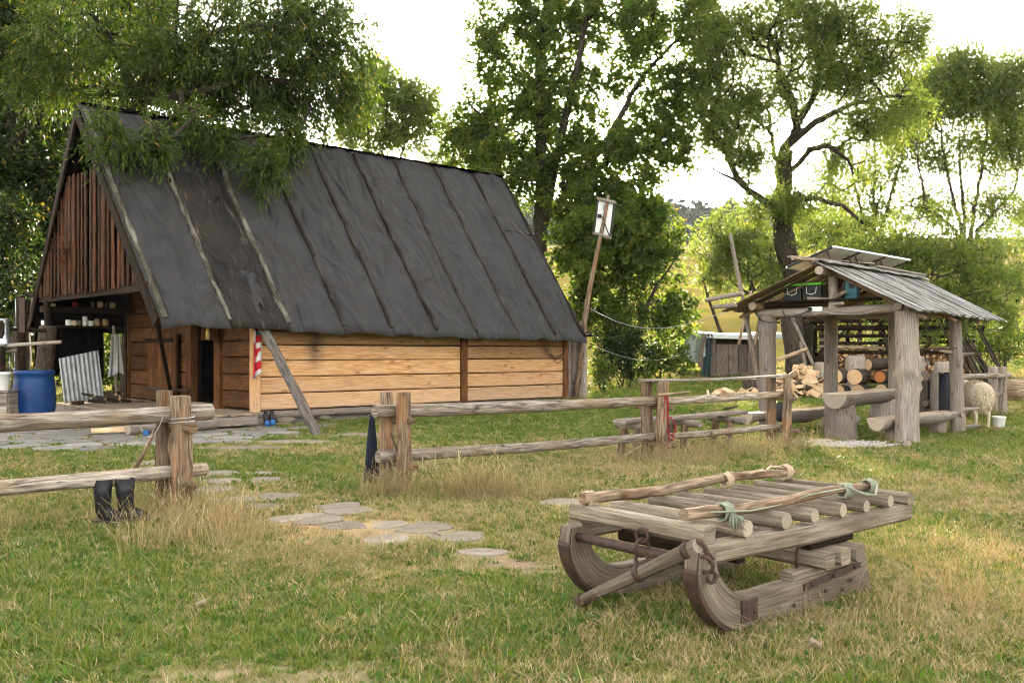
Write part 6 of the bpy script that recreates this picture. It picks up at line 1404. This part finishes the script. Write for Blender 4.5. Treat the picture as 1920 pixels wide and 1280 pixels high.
# tall thin willows at the right
for k, (x, Y, fan, bl, lb) in enumerate(((1640, 46, [(1600, 280), (1640, 230), (1690, 240), (1560, 300)], [(1620, 330, 80, 70, 26), (1690, 260, 70, 80, 40), (1560, 350, 50, 60, 14), (1650, 400, 110, 50, 26), (1740, 380, 60, 60, 22)], 'slender many stemmed willow behind the shelter ridge'),
                                      (1812, 44, [(1800, 260), (1850, 200), (1770, 240), (1900, 300), (1735, 330)], [(1790, 170, 75, 60, 75), (1870, 170, 65, 70, 66), (1730, 200, 45, 70, 30), (1890, 270, 50, 70, 30), (1760, 290, 60, 60, 18), (1830, 260, 90, 70, 30), (1740, 150, 50, 60, 24), (1900, 130, 50, 50, 24), (1860, 380, 60, 50, 22), (1800, 110, 60, 30, 20)], 'tall willow with fanning stems at the right'),
                                      (1960, 48, [(1940, 250), (1980, 200)], [(1940, 220, 90, 120, 70), (1930, 400, 70, 60, 34)], 'willow cut off by the right edge'))):
    b = gb_(x, Y); T_('slender_willow', lb, 'tree', b, [([(0, 0, 0), (.05*i, 0, 2.0), PB(x+(fx-x)*.25, 430, Y)-b, PB(fx, fy+60, Y)-b, PB(fx+(fx-x)*.2, fy-40, Y)-b], .15, .035) for i, (fx, fy) in enumerate(fan)],
       [blob(b, bx, by, Y, rx, ry, 1.8, n_) for bx, by, rx, ry, n_ in bl], dict(n=48, L=.21, W=.065, spread=.75, droop=.3), 'bark', 'lf_light', 121+k, group='slender willows at the right', gap=.14, shell=.6)
DENS = 1.3
for k, (x, y, Y, rx, ry, n_, lb) in enumerate(((1890, 520, 40, 70, 70, 60, 'yellow green bush at the right edge beyond the fence'), (1880, 640, 33, 70, 45, 50, 'low sunlit bush right of the leaning branches'), (1800, 650, 37, 60, 50, 40, 'bush behind the right post of the shelter'), (1700, 660, 42, 90, 50, 50, 'bush behind the woodshed'), (1560, 610, 44, 80, 60, 50, 'sunlit bush beyond the woodshed roof'))):
    b = gb_(x, Y); T_('bush', lb, 'bush', b, [([(0, 0, 0), (.1, 0, .9), (.2, 0, 1.8)], .05, .02), ([(0, 0, 0), (-.3, .1, 1)], .04, .02)], [blob(b, x, y, Y, rx, ry, 1.3, n_)], dict(n=60, L=.14, W=.06, spread=.5, droop=.2, yellow=.03), 'bark', 'lf_bush', 141+k, part_names=('stems', 'foliage'), group='bushes at the right', gap=.2)
# old hollow trunk by the woodshed
o = MB(77).log((0, 0, -.2), (-.25, .1, 2.6), .42, .3, n=16, rings=9, wob=.15, knots=6).log((-.2, .1, 2.3), (1.6, .2, 3.6), .22, .14, n=12, rings=7, wob=.1).build('old_trunk', [M['barkwillow'], M['end']], loc=(PX(1497, 0, 31.5).x, 31.5, g1(9.4, 31.5))); tag(o, 'thick old forked trunk left of the woodshed', 'trunk')
# far wood on the hill
rs_ = np.random.RandomState(5); Pf = []
for k in range(620):
    Y = rs_.uniform(170, 250); X = rs_.uniform(-25, 62); z = g1(X, Y); h = rs_.uniform(4.5, 8.5); r = h*rs_.uniform(.22, .36); t = rs_.uniform(.05, 1, 70)**.8; con = rs_.rand() < .5
    q = (1-t)*1.0+.05 if con else np.sqrt(np.clip(1-(2*t-1)**2, 0, 1)); a = rs_.uniform(0, 6.28, 70); rr_ = r*q*np.sqrt(rs_.uniform(.2, 1, 70))
    Pf.append(np.c_[X+np.cos(a)*rr_, Y+np.sin(a)*rr_, z+h*t])
Pf = np.concatenate(Pf); Df = unit(rs_.normal(0, 1, Pf.shape)+np.array([0, 0, -.3])); Sf = unit(np.cross(Df, rs_.normal(0, 1, Pf.shape))); Nf = len(Pf)
M['farwood'] = plain('far_wood_foliage', (.022, .048, .03), .9, 0, .5, .5, .6, .05)
o = link(bpy.data.objects.new('far_wood', leaves_mesh('far_wood', Pf, Df, Sf, rs_.uniform(.9, 1.6, Nf), rs_.uniform(.7, 1.2, Nf), rs_.uniform(0, 1, Nf), M['farwood']))); tag(o, 'hazy wood on the hill beyond the meadow', 'wood', kind='stuff')
# ------------------------------------------------------------------ grass
def blade_mesh(name, n_, h, w, spread, lean, mat, seed, curl=.5, head=False):
    rr = random.Random(seed); v, f, uv = [], [], []
    for k in range(n_):
        a = rr.uniform(0, 6.28); q = math.sqrt(rr.random())*spread; bx, by = math.cos(a)*q, math.sin(a)*q; hh = h*rr.uniform(.45, 1.1); d = rr.uniform(0, 6.28); ln = lean*hh*rr.uniform(.2, 1.2)
        dx, dy = math.cos(d)*ln, math.sin(d)*ln; px_, py_ = -math.sin(d)*w*.5, math.cos(d)*w*.5; b_ = len(v); rv = rr.random()
        lv = [(0, 0, 1), (.5, .35, .85), (1, 1, .0)] if not head else [(0, 0, .6), (.55, .3, .45), (.8, .65, .5), (.86, .75, 1.3), (1, 1, .1)]
        for t, c, ww in lv:
            z = hh*t*(1-.25*curl*t)
            if ww > .001 and t < 1: v += [(bx+dx*c-px_*ww, by+dy*c-py_*ww, z), (bx+dx*c+px_*ww, by+dy*c+py_*ww, z)]
            else: v.append((bx+dx*c, by+dy*c, z))
        m_ = len(lv)-1
        for i in range(m_-1): f.append((b_+2*i, b_+2*i+1, b_+2*i+3, b_+2*i+2)); uv += [(rv, .5)]*4
        f.append((b_+2*m_-2, b_+2*m_-1, b_+2*m_)); uv += [(rv, .5)]*3
    me = bpy.data.meshes.new(name); me.from_pydata(v, [], f); ul = me.uv_layers.new(name='UVMap'); ul.data.foreach_set('uv', [c for p in uv for c in p]); me.materials.append(mat); me.update()
    return bpy.data.objects.new(name, me)
M['gr_green'] = leafmat('green_grass', [(0, (.055, .09, .014)), (.4, (.105, .155, .026)), (.75, (.15, .185, .038)), (1, (.26, .22, .07))], .35, .6, 1.4)
M['gr_dry'] = leafmat('dry_grass', [(0, (.14, .12, .05)), (.3, (.29, .21, .11)), (.7, (.43, .32, .18)), (1, (.54, .43, .27))], .3, .7, 1.2)
M['gr_clover'] = leafmat('clover', [(0, (.035, .08, .012)), (.6, (.065, .13, .018)), (1, (.11, .165, .026))], .35, .5, 1.4)
M['gr_meadow'] = leafmat('meadow_grass', [(0, (.035, .04, .008)), (.5, (.075, .06, .016)), (1, (.12, .09, .028))], .15, .8, 1.0)
def scatter(name, label, pts, scl, src, tilt=.15, seed=1, zp=.55):
    rs = np.random.RandomState(seed); N = len(pts); pm = bpy.data.meshes.new(name); pm.vertices.add(N); pm.vertices.foreach_set('co', np.asarray(pts, np.float32).ravel())
    a = pm.attributes.new('rot', 'FLOAT_VECTOR', 'POINT'); rv = np.c_[rs.normal(0, tilt, (N, 2)), rs.uniform(0, 6.283, N)].astype(np.float32); a.data.foreach_set('vector', rv.ravel())
    a = pm.attributes.new('scl', 'FLOAT_VECTOR', 'POINT'); sv = np.c_[scl, scl, scl**zp*rs.uniform(.7, 1.25, N)].astype(np.float32); a.data.foreach_set('vector', sv.ravel())
    o = link(bpy.data.objects.new(name, pm)); tag(o, label, 'grass', kind='stuff')
    ng = bpy.data.node_groups.new(name, 'GeometryNodeTree'); ng.interface.new_socket('Geometry', in_out='INPUT', socket_type='NodeSocketGeometry'); ng.interface.new_socket('Geometry', in_out='OUTPUT', socket_type='NodeSocketGeometry')
    n, l = ng.nodes, ng.links.new; gi = n.new('NodeGroupInput'); go = n.new('NodeGroupOutput'); ip = n.new('GeometryNodeInstanceOnPoints'); oi = n.new('GeometryNodeObjectInfo'); oi.inputs['Object'].default_value = src; oi.inputs['As Instance'].default_value = True
    for nm, sk in (('rot', 'Rotation'), ('scl', 'Scale')):
        na = n.new('GeometryNodeInputNamedAttribute'); na.data_type = 'FLOAT_VECTOR'; na.inputs['Name'].default_value = nm; l(na.outputs['Attribute'], ip.inputs[sk])
    l(gi.outputs[0], ip.inputs['Points']); l(oi.outputs['Geometry'], ip.inputs['Instance']); l(ip.outputs[0], go.inputs[0])
    md = o.modifiers.new('scatter', 'NODES'); md.node_group = ng; return o
rs = np.random.RandomState(99)
def field(y0, y1, dens, margin=.6):
    """random yard points inside the view wedge between two distances"""
    wmax = y1*.56+margin; n_ = int(dens*2*wmax*(y1-y0)); y = rs.uniform(y0, y1, n_); x = rs.uniform(-wmax, wmax, n_); k = np.abs(x) < y*.56+margin; return x[k], y[k]
def clear(x, y):
    ok = np.ones(len(x), bool)
    for poly in STONES:
        px = np.array([p[0] for p in poly]); py = np.array([p[1] for p in poly]); bb = (x > px.min()) & (x < px.max()) & (y > py.min()) & (y < py.max())
        ids = np.nonzero(bb & ok)[0]
        if not len(ids): continue
        ins = np.zeros(len(ids), bool); X, Y = x[ids], y[ids]; j = len(px)-1
        for i in range(len(px)):
            c = ((py[i] > Y) != (py[j] > Y)) & (X < (px[j]-px[i])*(Y-py[i])/(py[j]-py[i]+1e-12)+px[i]); ins ^= c; j = i
        ok[ids[ins]] = False
    dx, dy = x+5.5, y-20.6; u, v = dx*UX+dy*UY, -dx*UY+dy*UX
    ok &= ~((u > -2.1) & (u < 10.6) & (v > -.12) & (v < 7.6))
    ok &= ~((np.hypot(x-7.06, y-17.1) < .22))
    ok &= rs.uniform(0, 1, len(x)) > bare(x, y)*1.05
    return ok
src_g = [blade_mesh('green_tuft', 18, .042, .0052, .055, .9, M['gr_green'], 1), blade_mesh('green_tuft', 12, .064, .005, .05, .8, M['gr_green'], 2)]
src_d = [blade_mesh('dry_tuft', 15, .046, .004, .06, 1.2, M['gr_dry'], 3), blade_mesh('dry_tuft', 9, .075, .0036, .05, 1.5, M['gr_dry'], 4)]
src_t = blade_mesh('tall_dry_tuft', 9, .36, .0042, .05, .55, M['gr_dry'], 5, head=True)
src_l = blade_mesh('lying_stalk', 3, .26, .0034, .08, 1.7, M['gr_dry'], 8, curl=1.6)
src_c = blade_mesh('clover_tuft', 13, .04, .019, .07, 1.0, M['gr_clover'], 6)
PG = {k: [] for k in ('g0', 'g1', 'd0', 'd1', 'c', 'l')}
for y0, y1, dens, sc_ in ((4.2, 7.5, 1100, .95), (7.5, 11, 650, 1.1), (11, 16, 320, 1.4), (16, 24, 130, 1.8), (24, 42, 30, 2.8)):
    x, y = field(y0, y1, dens); k = clear(x, y); x, y = x[k], y[k]; d = dryness(x, y); z = gz(x, y)-.004; p = np.c_[x, y, z]; r = rs.uniform(0, 1, len(x)); s = sc_*rs.uniform(.65, 1.3, len(x))
    dry = r < np.clip(.12+d*.85, 0, .97); r2 = rs.uniform(0, 1, len(x)); far = y0 > 11
    tall = .6+.9*fbm(x*1.3, y*1.3, 51, 3)
    s = s*np.clip(tall, .5, 1.5)*(1 if not far else .8)
    for key, m_ in (('g0', ~dry & (r2 < .6)), ('g1', ~dry & (r2 >= .6) & (r2 < .82)), ('c', ~dry & (r2 >= .82)), ('d0', dry & (r2 < .66)), ('d1', dry & (r2 >= .66) & (r2 < .90)), ('l', dry & (r2 >= .90))):
        PG[key].append((p[m_], s[m_]))
for key, nm, lb, src, tl in (('g0', 'green_grass', 'short green grass of the yard', src_g[0], .15), ('g1', 'green_grass', 'longer green grass blades of the yard', src_g[1], .2), ('d0', 'dry_grass', 'short straw coloured grass of the yard', src_d[0], .2), ('d1', 'dry_grass', 'longer straw coloured grass of the yard', src_d[1], .25), ('c', 'clover', 'clover and small leaves in the turf', src_c, .2), ('l', 'dry_stalks', 'flattened dry stalks lying over the turf', src_l, .3)):
    scatter(nm, lb, np.concatenate([a for a, _ in PG[key]]), np.concatenate([b_ for _, b_ in PG[key]]), src, tl, hash(key) % 1000 if False else len(key)*7+ord(key[0]))
# tall seed grass where nobody mows: at the fence feet and along the fence line
tp_ = []; ts_ = []
for cx, cy_, rx, ry, n_, s_ in [(-3.1, 9.15, .8, .35, 160, 1.15), (-2.75, 8.3, .55, .6, 190, .95), (-1.6, 7.3, .9, .6, 170, .62), (-1.25, 10.8, .5, .3, 110, 1.0), (-.35, 10.7, .35, .3, 170, 1.25), (.3, 10.8, .6, .5, 120, .9), (2.2, 13.9, .9, .4, 180, 1.0), (3.4, 15.0, 1.0, .4, 160, .9), (4.6, 16.0, .7, .4, 110, .9), (3.2, 7.6, 1.6, .9, 220, .65), (1.2, 7.8, 1.2, .6, 90, .7), (-.5, 8.8, 1.2, .8, 120, .7), (1.6, 12.6, 1.2, .5, 140, .7), (4.2, 11, 2.2, 1.6, 220, .6), (.5, 5.0, 1.6, .4, 60, .6), (2.9, 6.0, .8, .8, 140, .6), (1.5, 6.1, .7, .5, 40, .5), (6.9, 16.7, .9, .3, 60, .6), (-4.6, 8.7, .9, .4, 60, .8)]:
    x = rs.normal(cx, rx*.55, n_); y = rs.normal(cy_, ry*.55, n_); k = clear(x, y); x, y = x[k], y[k]; tp_.append(np.c_[x, y, gz(x, y)-.005]); ts_.append(s_*rs.uniform(.6, 1.25, len(x)))
scatter('tall_dry_grass', 'tall straw coloured seed grass at the fence feet', np.concatenate(tp_), np.concatenate(ts_), src_t, .25, 5, 1.0)
# green strip along the cabin wall and at the shelter
gx_ = []; gs_ = []
for n_, fn_ in ((1500, lambda n_: (rs.uniform(.2, 9.6, n_), -rs.uniform(.12, 1.0, n_)**1.0)),):
    u, v = fn_(n_); x = -5.5+UX*u-UY*v; y = 20.6+UY*u+UX*v; gx_.append(np.c_[x, y, gz(x, y)]); gs_.append(rs.uniform(1.0, 2.0, n_)*(1.3+v*.6))
x = rs.normal(9.2, 1.3, 1100); y = rs.normal(17.0, 1.3, 1100); k = clear(x, y); gx_.append(np.c_[x[k], y[k], gz(x[k], y[k])]); gs_.append(rs.uniform(.9, 1.7, k.sum()))
scatter('lush_grass', 'lush green grass along the cabin wall and shelter', np.concatenate(gx_), np.concatenate(gs_), src_g[1], .2, 8)
# ------------------------------------------------------------------ evening haze
hz_ = MB(); hz_.loft([[(x, y, z) for x, y in ((-318, -29), (328, -29), (328, 419), (-318, 419))] for z in (-3, 70)], sm=False)
m, n, l, b = newmat('haze_air'); n.remove(b)
pv_ = n.new('ShaderNodeVolumePrincipled'); pv_.inputs['Color'].default_value = (.93, .95, 1.0, 1); pv_.inputs['Density'].default_value = .00016; pv_.inputs['Anisotropy'].default_value = .25
l.new(pv_.outputs[0], n['Material Output'].inputs['Volume'])
haze = hz_.build('haze', m); tag(haze, 'thin warm evening haze over the whole valley', 'haze', kind='stuff')
